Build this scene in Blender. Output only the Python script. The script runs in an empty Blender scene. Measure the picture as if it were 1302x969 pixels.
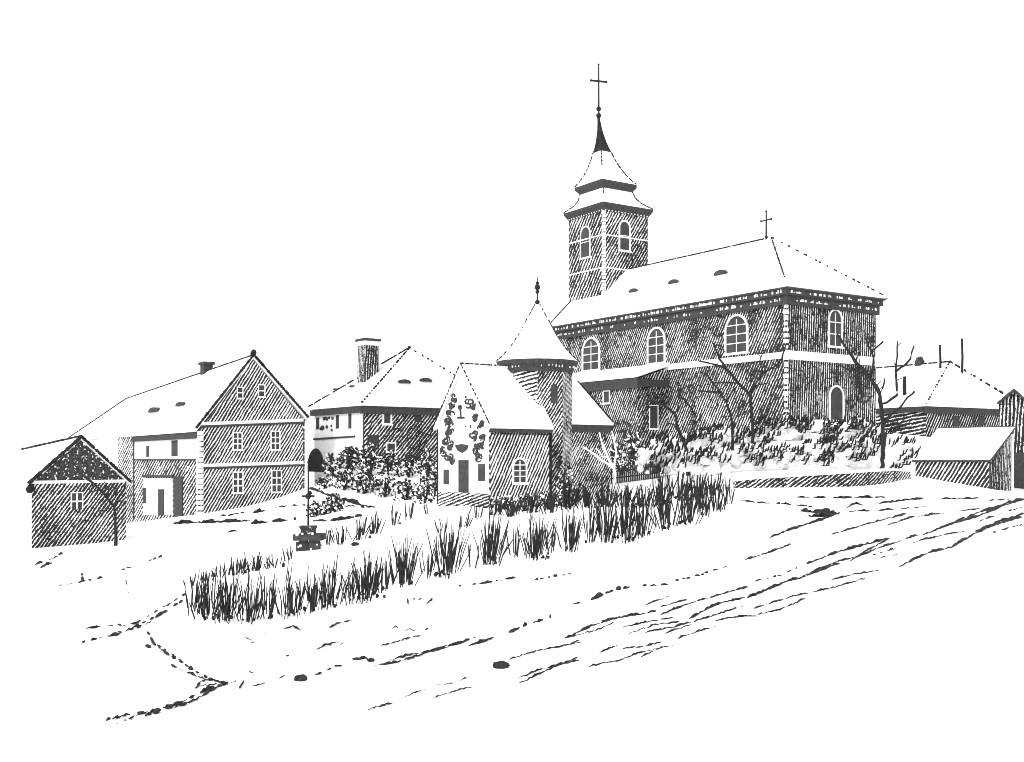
import bpy, bmesh, math, random
import numpy as np
from mathutils import Vector
random.seed(7)
R = random
S = bpy.context.scene
COL = S.collection

# ------------------------------------------------------------------ measuring frame
# survey of the place: camera at the origin looking along +Y, eye height z = 0
F, CX, HZ = 1400.0, 651.0, 585.0
def P(px, py, Y):
    return Vector(((px - CX) / F * Y, Y, (HZ - py) / F * Y))
def ray(px, py):
    return Vector(((px - CX) / F, 1.0, (HZ - py) / F))
def onplane(px, py, O, n):
    d = ray(px, py)
    return d * (O.dot(n) / d.dot(n))

# ------------------------------------------------------------------ terrain
CP = [(651,969,6.2),(100,969,6.4),(1302,969,6.0),(150,915,7.7),(280,870,9),(640,848,9.5),(860,822,10.8),
 (1302,760,14),(1100,720,19),(1250,655,35),(1302,640,42),(260,788,12.2),(110,815,11),(440,768,14),(570,730,17),
 (700,708,20),(850,668,27),(930,640,34),(390,700,30),(160,740,19),(50,715,36),(45,697,52),(150,692,52),
 (165,670,82),(250,655,70),(388,642,73),(440,655,60),(480,640,56),(460,590,70),(590,644,45),(640,648,43),
 (735,642,47),(780,612,52),(800,598,70),(745,600,73),(930,618,42),(1050,618,42),(1160,605,46),(1165,617,52),(1258,622,52),(870,603,50),
 (1120,600,48),(1000,552,62),(1118,549,67),(850,582,66),(1180,560,80),(1290,570,84),(1300,622,56.5),(1240,620,54),(1170,616,55)]
pts = [tuple(P(*c)) for c in CP]
pts += [(-80,150,-6),(0,150,-1),(80,150,2),(-70,40,-4),(60,30,-2.0),(0,-40,-1.7),(-30,-10,-2),(30,-10,-1.8),(0,0,-1.75),(-12,92,-3.5),(20,95,2.0)]
A = np.array(pts)
def _phi(r2):
    return np.where(r2 > 1e-12, 0.5 * r2 * np.log(np.maximum(r2, 1e-12)), 0.0)
_n = len(A)
_d2 = ((A[:, None, :2] - A[None, :, :2]) ** 2).sum(-1)
K = np.zeros((_n + 3, _n + 3))
K[:_n, :_n] = _phi(_d2) + np.eye(_n) * 1.5
Q = np.c_[np.ones(_n), A[:, :2]]
K[:_n, _n:] = Q; K[_n:, :_n] = Q.T
WT = np.linalg.solve(K, np.r_[A[:, 2], 0, 0, 0])
def height(x, y):
    x = np.asarray(x, float); y = np.asarray(y, float)
    d2 = (x[..., None] - A[:, 0]) ** 2 + (y[..., None] - A[:, 1]) ** 2
    h = (_phi(d2) * WT[:_n]).sum(-1) + WT[_n] + WT[_n+1] * x + WT[_n+2] * y
    far = np.clip((np.hypot(x, y - 45) - 75) / 70, 0, 1)
    far = far * far * (3 - 2 * far)
    h = np.clip(h, -7, 4)
    h = h + 0.02 * np.sin(x * 1.3 + 0.7 * y) * np.sin(y * 0.9 - x * .4)
    return h * (1 - far) + (-3.0) * far
def hz(x, y): return float(height(x, y))
def ground(px, py):
    d = ray(px, py)
    Y = np.r_[np.arange(3, 60, .05), np.arange(60, 140, .2)]
    h = height(d.x * Y, Y)
    below = np.nonzero(d.z * Y <= h)[0]
    y = Y[below[0]] if len(below) else 60.0
    return Vector((d.x * y, y, hz(d.x * y, y)))

# ------------------------------------------------------------------ materials
def mat_base(name, rough=.9):
    m = bpy.data.materials.new(name); m.use_nodes = True
    nt = m.node_tree; b = nt.nodes['Principled BSDF']
    b.inputs['Roughness'].default_value = rough
    b.inputs['Specular IOR Level'].default_value = 0.1
    return m, nt, b
def N(nt, t, **kw):
    n = nt.nodes.new(t)
    for k, v in kw.items(): setattr(n, k, v)
    return n
def mth(nt, op, a, b=None, c=None):
    n = N(nt, 'ShaderNodeMath', operation=op)
    for i, v in enumerate((a, b, c)):
        if v is None: continue
        if isinstance(v, (int, float)): n.inputs[i].default_value = v
        else: nt.links.new(v, n.inputs[i])
    return n.outputs[0]
def noise_mat(name, c1, c2, scale, lo=.4, hi=.6, bump=0, rough=.9):
    m, nt, b = mat_base(name, rough)
    tc = N(nt, 'ShaderNodeTexCoord'); nz = N(nt, 'ShaderNodeTexNoise')
    nz.inputs['Scale'].default_value = scale; nz.inputs['Detail'].default_value = 4
    nt.links.new(tc.outputs['Object'], nz.inputs['Vector'])
    r = N(nt, 'ShaderNodeValToRGB')
    r.color_ramp.elements[0].position = lo; r.color_ramp.elements[1].position = hi
    r.color_ramp.elements[0].color = (*c1, 1); r.color_ramp.elements[1].color = (*c2, 1)
    nt.links.new(nz.outputs['Fac'], r.inputs[0]); nt.links.new(r.outputs[0], b.inputs['Base Color'])
    if bump:
        bp = N(nt, 'ShaderNodeBump'); bp.inputs['Strength'].default_value = bump
        nt.links.new(nz.outputs['Fac'], bp.inputs['Height']); nt.links.new(bp.outputs[0], b.inputs['Normal'])
    return m
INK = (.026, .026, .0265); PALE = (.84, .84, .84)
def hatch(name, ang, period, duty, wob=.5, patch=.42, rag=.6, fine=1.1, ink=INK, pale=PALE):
    """pen hatching put into the base colour: dark strokes over a pale ground"""
    m, nt, b = mat_base(name)
    uv = N(nt, 'ShaderNodeUVMap', uv_map='UVMap')
    sp = N(nt, 'ShaderNodeSeparateXYZ'); nt.links.new(uv.outputs[0], sp.inputs[0])
    a = math.radians(ang)
    s = mth(nt, 'ADD', mth(nt, 'MULTIPLY', sp.outputs[0], -math.sin(a)), mth(nt, 'MULTIPLY', sp.outputs[1], math.cos(a)))
    l = mth(nt, 'ADD', mth(nt, 'MULTIPLY', sp.outputs[0], math.cos(a)), mth(nt, 'MULTIPLY', sp.outputs[1], math.sin(a)))
    s = mth(nt, 'DIVIDE', s, period)
    def nse(xs, ys, scale, det=2.0):
        cb = N(nt, 'ShaderNodeCombineXYZ')
        nt.links.new(mth(nt, 'MULTIPLY', s, xs), cb.inputs[0]); nt.links.new(mth(nt, 'MULTIPLY', l, ys / period), cb.inputs[1])
        n = N(nt, 'ShaderNodeTexNoise'); n.inputs['Scale'].default_value = scale; n.inputs['Detail'].default_value = det
        nt.links.new(cb.outputs[0], n.inputs['Vector']); return n.outputs['Fac']
    w1 = mth(nt, 'MULTIPLY', mth(nt, 'SUBTRACT', nse(.5, .16, 1.0), .5), wob * 1.7)
    sw = mth(nt, 'ADD', s, w1)
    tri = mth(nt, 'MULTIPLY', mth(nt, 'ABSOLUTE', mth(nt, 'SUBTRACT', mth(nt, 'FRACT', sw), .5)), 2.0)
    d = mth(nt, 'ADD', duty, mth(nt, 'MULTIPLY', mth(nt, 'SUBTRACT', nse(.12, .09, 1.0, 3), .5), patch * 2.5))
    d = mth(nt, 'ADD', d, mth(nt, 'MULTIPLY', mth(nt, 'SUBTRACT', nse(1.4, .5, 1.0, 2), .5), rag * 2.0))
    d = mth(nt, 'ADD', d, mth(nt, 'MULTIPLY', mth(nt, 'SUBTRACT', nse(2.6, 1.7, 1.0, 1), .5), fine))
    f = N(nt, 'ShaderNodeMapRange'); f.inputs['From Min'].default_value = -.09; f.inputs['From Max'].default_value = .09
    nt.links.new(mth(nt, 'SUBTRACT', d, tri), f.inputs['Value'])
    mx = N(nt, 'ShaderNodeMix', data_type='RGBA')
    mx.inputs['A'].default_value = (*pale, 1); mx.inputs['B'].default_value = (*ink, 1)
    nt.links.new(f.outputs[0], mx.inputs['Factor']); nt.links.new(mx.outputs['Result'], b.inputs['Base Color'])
    return m
M = {}
M['snow'] = noise_mat('snow', (.88,.88,.89), (.93,.93,.93), 3.0, bump=.15)
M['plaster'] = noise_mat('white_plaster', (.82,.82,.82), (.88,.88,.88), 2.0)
M['dark'] = noise_mat('dark_timber', (.045,.045,.046), (.062,.062,.062), 6.0)
M['slate'] = noise_mat('dark_slate', (.016,.016,.0165), (.03,.03,.03), 3.0)
M['earth'] = noise_mat('frozen_earth', (.016,.016,.016), (.036,.036,.036), 9.0, bump=.4)
M['bark'] = noise_mat('dark_bark', (.016,.016,.016), (.036,.036,.036), 20.0)
M['reed'] = noise_mat('dry_reed', (.016,.016,.016), (.036,.036,.036), 14.0)
M['leaf'] = noise_mat('dark_leaf', (.02,.02,.02), (.05,.05,.05), 10.0)
M['iron'] = noise_mat('black_iron', (.014,.014,.014), (.024,.024,.024), 30.0, rough=.6)
M['glass'] = noise_mat('dark_glass', (.045,.045,.046), (.06,.06,.06), 2.0, rough=.35)
M['stone'] = noise_mat('mottled_stone', (.04,.04,.04), (.6,.6,.6), 7.0, .56, .62)
M['fleck'] = noise_mat('flecked_boards', (.04,.04,.04), (.85,.85,.85), 9.0, .58, .63)
M['h_church'] = hatch('dark_pen_hatch', 59, .186, .80)
M['h_churchend'] = hatch('dark_pen_hatch_upright', 87, .19, .82, wob=.4)
M['h_tower'] = hatch('tower_pen_hatch', 54, .29, .74)
M['h_tower2'] = hatch('tower_pen_hatch_finer', 56, .215, .74)  # pen strokes set closer together, for the tower's right face
M['h_mill'] = hatch('farmhouse_pen_hatch', 58, .182, .58, patch=.22, rag=.4, fine=.7)
M['h_mill2'] = hatch('farmhouse_side_pen_hatch', 28, .30, .62)
M['h_barn'] = hatch('barn_pen_hatch', 52, .15, .70)
M['h_chapel'] = hatch('chapel_pen_hatch', 62, .14, .56, patch=.25, rag=.4, fine=.7)
M['h_turret'] = hatch('turret_pen_hatch', 56, .12, .70)
M['h_turret2'] = hatch('turret_left_pen_hatch', 12, .17, .52, patch=.15)  # sparser, flatter pen strokes for the turret's left facets
M['h_plinth'] = hatch('plinth_pen_hatch', 14, .13, .58)
M['h_house'] = hatch('villa_pen_hatch', 48, .20, .76)
M['h_right'] = hatch('cottage_pen_hatch', 58, .24, .80, patch=.25, rag=.4, fine=.6)
M['h_rightb'] = hatch('cottage_side_pen_hatch', 8, .26, .74)
M['h_shed'] = hatch('shed_pen_hatch', 58, .165, .68, patch=.25, rag=.4, fine=.6)
M['h_plank'] = hatch('upright_planks', 86, .19, .84)
M['h_bank'] = hatch('bank_pen_hatch', 32, .12, .72)

# ------------------------------------------------------------------ mesh helpers
class MB:
    def __init__(s): s.v = []; s.f = []; s.m = []
    def add(s, vs, fs, mi=0):
        o = len(s.v); s.v += [tuple(v) for v in vs]
        for f in fs: s.f.append(tuple(i + o for i in f)); s.m.append(mi)
    def poly(s, pts, mi=0): s.add(pts, [tuple(range(len(pts)))], mi)
    def box(s, c, hx, hy, hzz, ax=Vector((1,0,0)), ay=Vector((0,1,0)), mi=0):
        az = Vector((0,0,1)); vs = []
        for k in (-1, 1):
            for (i, j) in ((-1,-1),(1,-1),(1,1),(-1,1)): vs.append(c + ax*hx*i + ay*hy*j + az*hzz*k)
        s.add(vs, [(3,2,1,0),(4,5,6,7),(0,1,5,4),(1,2,6,5),(2,3,7,6),(3,0,4,7)], mi)
    def tube(s, pts, rad, n=5, mi=0):
        if len(pts) < 2: return
        vs = []; k = len(pts)
        for i, p in enumerate(pts):
            t = (pts[min(i+1,k-1)] - pts[max(i-1,0)])
            t = t.normalized() if t.length > 1e-9 else Vector((0,0,1))
            up = Vector((0,0,1)) if abs(t.z) < .9 else Vector((1,0,0))
            x = t.cross(up).normalized(); y = x.cross(t)
            r = rad[i] if isinstance(rad, (list, tuple)) else rad
            for j in range(n):
                a = 2*math.pi*j/n; vs.append(p + x*(r*math.cos(a)) + y*(r*math.sin(a)))
        fs = [(i*n+j, i*n+(j+1)%n, (i+1)*n+(j+1)%n, (i+1)*n+j) for i in range(k-1) for j in range(n)]
        fs += [tuple(reversed(range(n))), tuple((k-1)*n+j for j in range(n))]
        s.add(vs, fs, mi)
    def loft(s, rings, mi=0, cap=True):
        n = len(rings[0]); vs = [p for r in rings for p in r]
        fs = [(i*n+j, i*n+(j+1)%n, (i+1)*n+(j+1)%n, (i+1)*n+j) for i in range(len(rings)-1) for j in range(n)]
        if cap: fs += [tuple(reversed(range(n))), tuple((len(rings)-1)*n+j for j in range(n))]
        s.add(vs, fs, mi)
    def ball(s, c, r, mi=0, sz=1.0, nu=8, nv=6, jit=0):
        rings = []
        for i in range(nv+1):
            a = -math.pi/2 + math.pi*i/nv
            rings.append([c + Vector((r*math.cos(a)*math.cos(2*math.pi*j/nu), r*math.cos(a)*math.sin(2*math.pi*j/nu), r*sz*math.sin(a)))*(1+R.uniform(-jit,jit)) + Vector() for j in range(nu)])
        rings[0] = [c + Vector((0.001*math.cos(j), .001*math.sin(j), -r*sz)) for j in range(nu)]
        rings[-1] = [c + Vector((0.001*math.cos(j), .001*math.sin(j), r*sz)) for j in range(nu)]
        s.loft(rings, mi)
    def build(s, name, mats, parent=None, smooth=False, solid=True):
        me = bpy.data.meshes.new(name); me.from_pydata(s.v, [], s.f)
        if not isinstance(mats, (list, tuple)): mats = [mats]
        for m in mats: me.materials.append(M[m])
        me.polygons.foreach_set('material_index', s.m)
        bm = bmesh.new(); bm.from_mesh(me)
        if solid:
            bmesh.ops.remove_doubles(bm, verts=bm.verts, dist=.0004)
            bmesh.ops.recalc_face_normals(bm, faces=bm.faces)
        uvl = bm.loops.layers.uv.new('UVMap')
        for f in bm.faces:
            n = f.normal; t = Vector((-n.y, n.x, 0))
            t = t.normalized() if t.length > .05 else Vector((1,0,0))
            off = round(math.atan2(n.y, n.x) * 7, 1)
            for lp in f.loops:
                co = lp.vert.co; lp[uvl].uv = (co.dot(t) + off, co.z if abs(n.z) < .95 else co.y)
            f.smooth = smooth
        bm.to_mesh(me); bm.free()
        o = bpy.data.objects.new(name, me); COL.objects.link(o)
        if parent:
            o.parent = parent
            o.matrix_parent_inverse = parent.matrix_world.inverted()
            if parent.type == 'EMPTY':
                o.matrix_parent_inverse.identity()
                for v in me.vertices: v.co -= parent.location
        return o
def tag(o, label=None, cat=None, group=None, kind=None):
    if label: o['label'] = label
    if cat: o['category'] = cat
    if group: o['group'] = group
    if kind: o['kind'] = kind
    return o
def thing(name, loc, label, cat, group=None):
    o = bpy.data.objects.new(name, None); COL.objects.link(o)
    o.empty_display_size = .3; o.location = loc
    return tag(o, label, cat, group)
def resample(pts, step):
    out = [pts[0]]
    for a, b in zip(pts[:-1], pts[1:]):
        k = max(1, int((b - a).length / step))
        for i in range(1, k+1): out.append(a.lerp(b, i / k))
    return out
def dashline(e, pts, r, dash=.5, on=.35, off=.12, jit=.3):
    """weathered dark edging: one run that sinks out of sight under the snow in places"""
    p = resample(pts, min(on, off if off > .06 else .3) * .34); r *= 1.35
    i = 0; rr = []; pp = []
    step = max(1e-4, (p[1] - p[0]).length); show = True
    while i < len(p):
        k = max(1, int(R.uniform(.5, 1.5) * (on if show else off) / step))
        for q in p[i:i+k]:
            rr.append(r * R.uniform(1-jit, 1+jit) if show else r*.06); pp.append(q if show else q - Vector((0,0,r*.9)))
        i += k; show = not show or off <= .06
    if len(pp) > 1: e.l.append((pp, rr))
class Dash:
    def __init__(s): s.l = []; s.balls = []
    def ball(s, c, r, jit=0): s.balls.append((c, r, jit))
    def build(s, name, mat, root):
        for i, (pp, rr) in enumerate(s.l):
            m = MB(); m.tube(pp, rr, 5)
            if i == 0:
                for c, r, j in s.balls: m.ball(c, r, jit=j)
            m.build(name, mat, root)
class Frame:
    def __init__(s, px, Y, a):
        s.a = Vector((a[0], a[1], 0)).normalized()        # runs to the right along the building
        s.b = Vector((-s.a.y, s.a.x, 0))                  # runs away from the viewer to the left
        X = (px - CX) / F * Y; s.O = Vector((X, Y, 0))
    def __call__(s, u, v, z): p = s.O + s.a*u + s.b*v; return Vector((p.x, p.y, z))
    def plane_left(s, u=0):  return s(u, 0, 0), -s.a      # wall running along b
    def plane_right(s, v=0): return s(0, v, 0), -s.b      # wall running along a

def slab(faces, th, name, mats, parent, mi=None):
    """roof of thick snow: top polygons, thickened downwards"""
    mb = MB(); key = lambda p: (round(p.x,3), round(p.y,3), round(p.z,3))
    edges = {}
    dn = Vector((0,0,-th))
    for f in faces:
        mb.poly(f); mb.poly([p + dn for p in reversed(f)])
        for a, b in zip(f, f[1:] + f[:1]):
            k = tuple(sorted((key(a), key(b))))
            edges.setdefault(k, []).append((a, b))
    for k, l in edges.items():
        if len(l) == 1:
            a, b = l[0]; mb.poly([a, a + dn, b + dn, b])
    o = mb.build(name, mats, parent, solid=False)
    bm = bmesh.new(); bm.from_mesh(o.data); bmesh.ops.remove_doubles(bm, verts=bm.verts, dist=.002)
    bmesh.ops.recalc_face_normals(bm, faces=bm.faces); bm.to_mesh(o.data); bm.free()
    return o

def opening(parent, name, plane, x0, x1, y0, y1, arch=False, sur=.14, bars=(1,2), sur_mat='plaster', proud=.05, sill=True, pane='glass', barw=.05):
    """a window or door on a wall: dark leaf or glass, raised pale surround, glazing bars"""
    O, n = plane; xm = (x0+x1)/2; ym = (y0+y1)/2
    L = onplane(x0, ym, O, n); Rr = onplane(x1, ym, O, n)
    T = onplane(xm, y0, O, n).z; B = onplane(xm, y1, O, n).z
    r = Vector((Rr.x-L.x, Rr.y-L.y, 0)); w = r.length; r.normalize(); h = T - B
    c = (L + Rr) / 2
    def pt(u, z, d): q = c + r*u + n*d; return Vector((q.x, q.y, z))
    def outline(hw, top, bot):
        if not arch: return [(-hw, bot), (hw, bot), (hw, top), (-hw, top)]
        o = [(-hw, bot), (hw, bot)]
        for k in range(11):
            a = math.pi * k / 10; o.append((hw*math.cos(a), top - hw + hw*math.sin(a)))
        return o
    inn = outline(w/2, T, B); mb = MB()
    if sur > 0:
        out = outline(w/2 + sur, T + sur, B - (sur if sill else 0))
        k = len(inn)
        for i in range(k):
            j = (i+1) % k
            if not sill and i == 0: continue
            a, b2, c2, d2 = inn[i], inn[j], out[j], out[i]
            mb.poly([pt(*a, proud), pt(*b2, proud), pt(*c2, proud), pt(*d2, proud)])
            mb.poly([pt(*d2, proud), pt(*c2, proud), pt(*c2, -.05), pt(*d2, -.05)])
            mb.poly([pt(*a, proud), pt(*a, -.05), pt(*b2, -.05), pt(*b2, proud)])
        if sill: mb.box(pt(0, B - sur*.8, proud*.9), w/2 + sur*1.15, .09, .05, r, n)
    nx, ny = bars
    for i in range(1, nx+1):
        u = -w/2 + w*i/(nx+1); mb.box(pt(u, (T+B)/2 - (w*.08 if arch else 0), .03), barw/2, .012, h/2*.96, r, n)
    for i in range(1, ny+1):
        z = B + h*i/(ny+1); mb.box(pt(0, z, .032), w/2*.98, .012, barw/2, r, n)
    pb = MB()
    pb.poly([pt(*q, .012) for q in inn]); pb.poly([pt(*q, -.04) for q in reversed(inn)])
    for i in range(len(inn)):
        a, b2 = inn[i], inn[(i+1) % len(inn)]
        pb.poly([pt(*a, .012), pt(*a, -.04), pt(*b2, -.04), pt(*b2, .012)])
    if mb.f:
        o = mb.build(name, sur_mat, parent, solid=False)
        ch = MB(); ch.v, ch.f, ch.m = pb.v, pb.f, pb.m
        if parent.type == 'EMPTY':
            p = ch.build('pane' if name == 'window' else 'door_leaf', pane, None)
            for v in p.data.vertices: v.co -= parent.location
            p.parent = o
        return o
    return pb.build(name, pane, parent)

def band(mb, p, q, h, depth, n, mi=0):
    """a moulding run along a wall from p to q (bottom line), h high, standing depth proud"""
    d = n * depth; u = Vector((0,0,h)); i = n * -.06
    vs = [p+i, q+i, q+d, p+d]; mb.add(vs + [v + u for v in vs], [(3,2,1,0),(4,5,6,7),(0,1,5,4),(1,2,6,5),(2,3,7,6),(3,0,4,7)], mi)

# ------------------------------------------------------------------ setting: ground, road, marks on the ground
def build_ground():
    g = np.r_[-np.geomspace(1500, 14, 26), np.arange(-13.5, 14, .5), np.geomspace(14, 1500, 26)]
    xs = np.unique(np.r_[np.geomspace(60, 1800, 14), -np.geomspace(60, 1800, 14), np.arange(-59, 59.5, .6)])
    ys = np.unique(np.r_[-np.geomspace(4, 600, 14), np.arange(-3.5, 40, .4), np.arange(40, 100, 1.0), np.geomspace(101, 2500, 20)])
    X, Y = np.meshgrid(xs, ys); H = height(X, Y)
    v = np.c_[X.ravel(), Y.ravel(), H.ravel()]; nx = len(xs)
    f = [(j*nx+i, j*nx+i+1, (j+1)*nx+i+1, (j+1)*nx+i) for j in range(len(ys)-1) for i in range(nx-1)]
    me = bpy.data.meshes.new('ground'); me.from_pydata(v.tolist(), [], f); me.materials.append(M['snow'])
    for p in me.polygons: p.use_smooth = True
    o = bpy.data.objects.new('ground', me); COL.objects.link(o); tag(o, kind='structure')
build_ground()
def ribbon(name, left, right, lift, mat):
    L = resample([ground(*p) for p in left], 1.0); Rr = resample([ground(*p) for p in right], 1.0)
    n = 150; mb = MB(); rows = []
    for i in range(n+1):
        a = L[int(i*(len(L)-1)/n)]; b = Rr[int(i*(len(Rr)-1)/n)]
        row = []
        for k in range(25):
            q = a.lerp(b, k/24); row.append(Vector((q.x, q.y, hz(q.x, q.y) + (lift if 0 < k < 24 else -.03))))
        rows.append(row)
    for i in range(n):
        for k in range(24): mb.poly([rows[i][k], rows[i+1][k], rows[i+1][k+1], rows[i][k+1]])
    o = mb.build(name, mat, None, smooth=True, solid=False); tag(o, kind='structure')
ribbon('road', [(470,880),(640,815),(780,755),(950,695),(1100,655),(1290,628)], [(640,960),(860,850),(1000,790),(1150,720),(1230,685),(1302,655)], .006, 'snow')

def mark(mb, px, w, dash=0, blob=.8):
    """low lip of frozen earth standing out of the snow along a line"""
    pts = []
    for a, b in zip(px[:-1], px[1:]):
        k = max(2, int(math.hypot(b[0]-a[0], b[1]-a[1]) / 2.6))
        for i in range(k): t = i/k; pts.append((a[0]+(b[0]-a[0])*t, a[1]+(b[1]-a[1])*t))
    pts.append(px[-1]); i = 0; g = []
    ph = R.uniform(0, 6); w *= 1.15
    for j, q in enumerate(pts):
        g.append(ground(q[0], q[1] + R.uniform(-.6, .6)))
    while i < len(g) - 1:
        k = R.randint(8, 30) if dash == 0 else R.randint(1, max(2, int(dash*1.5)))
        seg = g[i:i+k+1]
        rad = []
        for j, p in enumerate(seg):
            tp = min(1, .45 + .55*min(j, len(seg)-1-j)/2.0) if len(seg) > 2 else .8
            rad.append(max(.25, w/2*tp*(1 + blob*(R.random()-.5) + .35*math.sin(ph + (i+j)*.55))) * p.y / F)
        if len(seg) >= 2: mb.tube([p + Vector((0,0,r*.45+.008)) for p, r in zip(seg, rad)], rad, 6)
        i += k + (R.choice((0,0,1)) if dash == 0 else R.randint(1, 3))
def z8(l): return [(640 + x/1.967, 600 + y/1.967) for x, y in l]
def z7(l): return [(220 + x/2.85, 600 + y/2.85) for x, y in l]
ruts = MB()
for l, w, d in [
 ([(155,420),(230,385),(280,370),(380,352)],2.8,0), ([(160,418),(230,400),(275,380)],2,0), ([(388,362),(470,330),(540,310),(612,290)],2.2,0),
 ([(465,370),(530,335),(600,318),(670,295)],2.6,0), ([(300,392),(360,378),(425,368)],2,0), ([(315,408),(380,385),(440,378)],1.8,0),
 ([(350,405),(425,392),(500,370),(600,338)],2,0), ([(405,407),(470,385)],1.6,0), ([(610,318),(700,280),(760,262),(840,230)],2.8,0),
 ([(630,275),(690,262),(740,240)],2.4,2), ([(750,262),(830,228),(880,215),(965,168)],2,0), ([(760,232),(830,205),(900,185),(965,168)],3.2,0),
 ([(865,225),(930,195),(1000,172),(1040,158)],2.2,0), ([(925,220),(985,208)],1.8,3), ([(925,210),(990,190)],1.8,3), ([(1025,178),(1100,160),(1155,150)],2,0),
 ([(960,135),(1020,115),(1110,103)],2,0), ([(1050,160),(1110,135),(1170,110),(1270,75)],2.4,0), ([(1110,135),(1180,115),(1250,85),(1302,70)],3,0),
 ([(990,238),(1060,205),(1120,190),(1180,155),(1240,125),(1302,105)],2.6,0), ([(1180,150),(1240,130),(1302,112)],3.2,0), ([(820,272),(880,258),(940,248)],1.8,0),
 ([(625,345),(720,315),(830,290),(905,268)],1.8,0), ([(635,360),(690,348),(755,320)],1.8,0), ([(530,375),(590,365),(640,362)],2,0), ([(435,420),(480,405),(530,390)],1.8,0),
 ([(215,490),(290,475),(340,455),(430,437)],1.8,0), ([(345,465),(400,440)],1.6,0), ([(300,445),(350,440),(400,430)],2.4,0), ([(240,455),(285,437)],2,0),
 ([(40,533),(90,510),(140,485),(185,468)],2.2,0), ([(38,520),(100,495),(190,475)],1.9,0), ([(15,472),(80,452),(150,440),(190,425)],1.9,0), ([(130,442),(195,430)],1.8,0),
 ([(355,335),(415,313)],1.6,0), ([(395,340),(460,322)],2,0), ([(605,222),(660,205),(720,182)],2.2,0), ([(1130,100),(1200,92)],1.6,0),
 ([(820,158),(900,135),(1008,106)],2,0), ([(865,100),(950,97),(1060,88)],2,6), ([(930,82),(1000,72),(1050,68)],2.6,0), ([(735,65),(850,66),(955,64)],2.8,8),
 ([(595,72),(640,78),(690,80),(770,88)],2.4,5), ([(1095,68),(1195,68)],2,0), ([(1215,72),(1302,68)],2.4,4), ([(1190,125),(1260,100),(1302,88)],1.8,4), ([(1225,152),(1302,132)],1.8,3),
 ([(668,165),(720,145),(780,125),(840,105)],2.4,0), ([(745,100),(790,104),(835,105)],5.5,0), ([(765,112),(800,114),(825,110)],5,0), ([(783,122),(800,122)],4,0), ([(860,90),(880,80),(900,85)],2,0)]:
    mark(ruts, z8(l), w, d)
for l, w, d in [([(705,868),(750,855),(795,845)],2,0), ([(840,823),(920,792)],1.8,0), ([(955,778),(1015,772)],1.8,0), ([(1040,762),(1065,752)],2,0),
 ([(945,825),(1010,805),(1083,785)],1.6,0), ([(730,710),(830,690),(920,660),(1040,625),(1100,602)],2.4,0), ([(780,690),(850,668),(930,655),(1060,615)],2,0), ([(1070,635),(1165,605)],3,0),
 ([(755,635),(860,605)],1.8,0), ([(870,602),(905,598)],1.8,3), ([(1215,585),(1254,572)],3,0)]:
    mark(ruts, z7(l), w, d)
tag(ruts.build('wheel_ruts', 'earth', None), kind='structure')
edge = MB()
for l, w, d in [([(220,322),(270,300),(325,288)],4,6), ([(350,288),(410,285)],3.4,2), ([(430,275),(500,258),(575,233)],3.2,1), ([(15,405),(60,385),(120,365)],4,5), ([(80,272),(175,255)],2.6,1), ([(175,333),(190,331)],3.5,0)]:
    mark(edge, z8(l), w, d, .9)
for l, w, d in [([(650,685),(700,680),(715,690)],4,0), ([(515,740),(540,735)],4,0), ([(558,722),(572,718)],2.4,0), ([(585,710),(615,705)],3,0), ([(385,752),(410,742)],1.8,0), ([(285,782),(335,772)],1.8,0),
 ([(510,665),(520,650),(545,635),(600,620)],1.9,0), ([(605,632),(618,622)],1.6,0), ([(565,570),(600,552),(650,542)],1.8,0), ([(397,575),(415,567),(435,565),(465,578)],1.8,0),
 ([(260,605),(285,612)],2,0), ([(280,625),(300,622)],2,0), ([(795,570),(805,563),(815,570)],2,0), ([(840,580),(858,572),(875,580)],2.2,0), ([(1085,410),(1140,405),(1240,385)],2.6,4),
 ([(850,465),(852,485)],2.2,0), ([(870,460),(876,466)],2,0), ([(890,468),(900,460)],2,0), ([(918,484),(940,463)],2.2,0), ([(1036,415),(1044,417)],2.6,0), ([(410,672),(420,672)],2.2,0), ([(330,588),(340,592)],1.6,0), ([(275,732),(310,728)],1.6,1), ([(915,574),(938,568)],1.8,1)]:
    mark(edge, z7(l), w, d, .8)
for l, w, d in [([(45,718),(60,714),(78,705)],3,4), ([(52,722),(66,716)],4,0), ([(75,745),(95,742)],1.6,3), ([(100,741),(115,738),(130,735)],3,3), ([(155,725),(170,721)],2,2), ([(190,713),(205,708)],2.2,2), ([(160,738),(163,755)],1.6,2), ([(105,738),(104,730)],2.5,1),
 ([(105,818),(150,808),(200,785),(232,765)],3,5), ([(110,800),(170,795),(205,775),(235,757)],2.2,5), ([(150,805),(175,800),(195,790)],3,3)]:
    mark(edge, l, w, d, .9)
tag(edge.build('bare_earth', 'earth', None), kind='structure')
dit = MB()
for l, w, d in [([(135,918),(160,912),(190,908),(230,895),(265,878),(290,870)],3.2,7), ([(185,912),(215,903),(250,885)],4.5,5), ([(188,805),(195,820),(215,835),(240,850),(265,865),(290,872)],3.6,4), ([(200,822),(225,838),(245,856)],2.4,3),
 ([(185,822),(192,826)],4,0), ([(218,848),(240,858),(262,866)],2.6,4), ([(249,878),(256,868),(272,866),(284,872),(266,881),(246,893),(222,902)],2.8,0), ([(255,874),(275,872)],2,0), ([(148,922),(166,916),(185,906)],2.2,3), ([(292,871),(300,868)],3,0), ([(304,878),(310,868)],2.5,0)]:
    mark(dit, l, w, d, .9)
tag(dit.build('ditch_bank', 'earth', None), kind='structure')
pth = MB()
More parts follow.
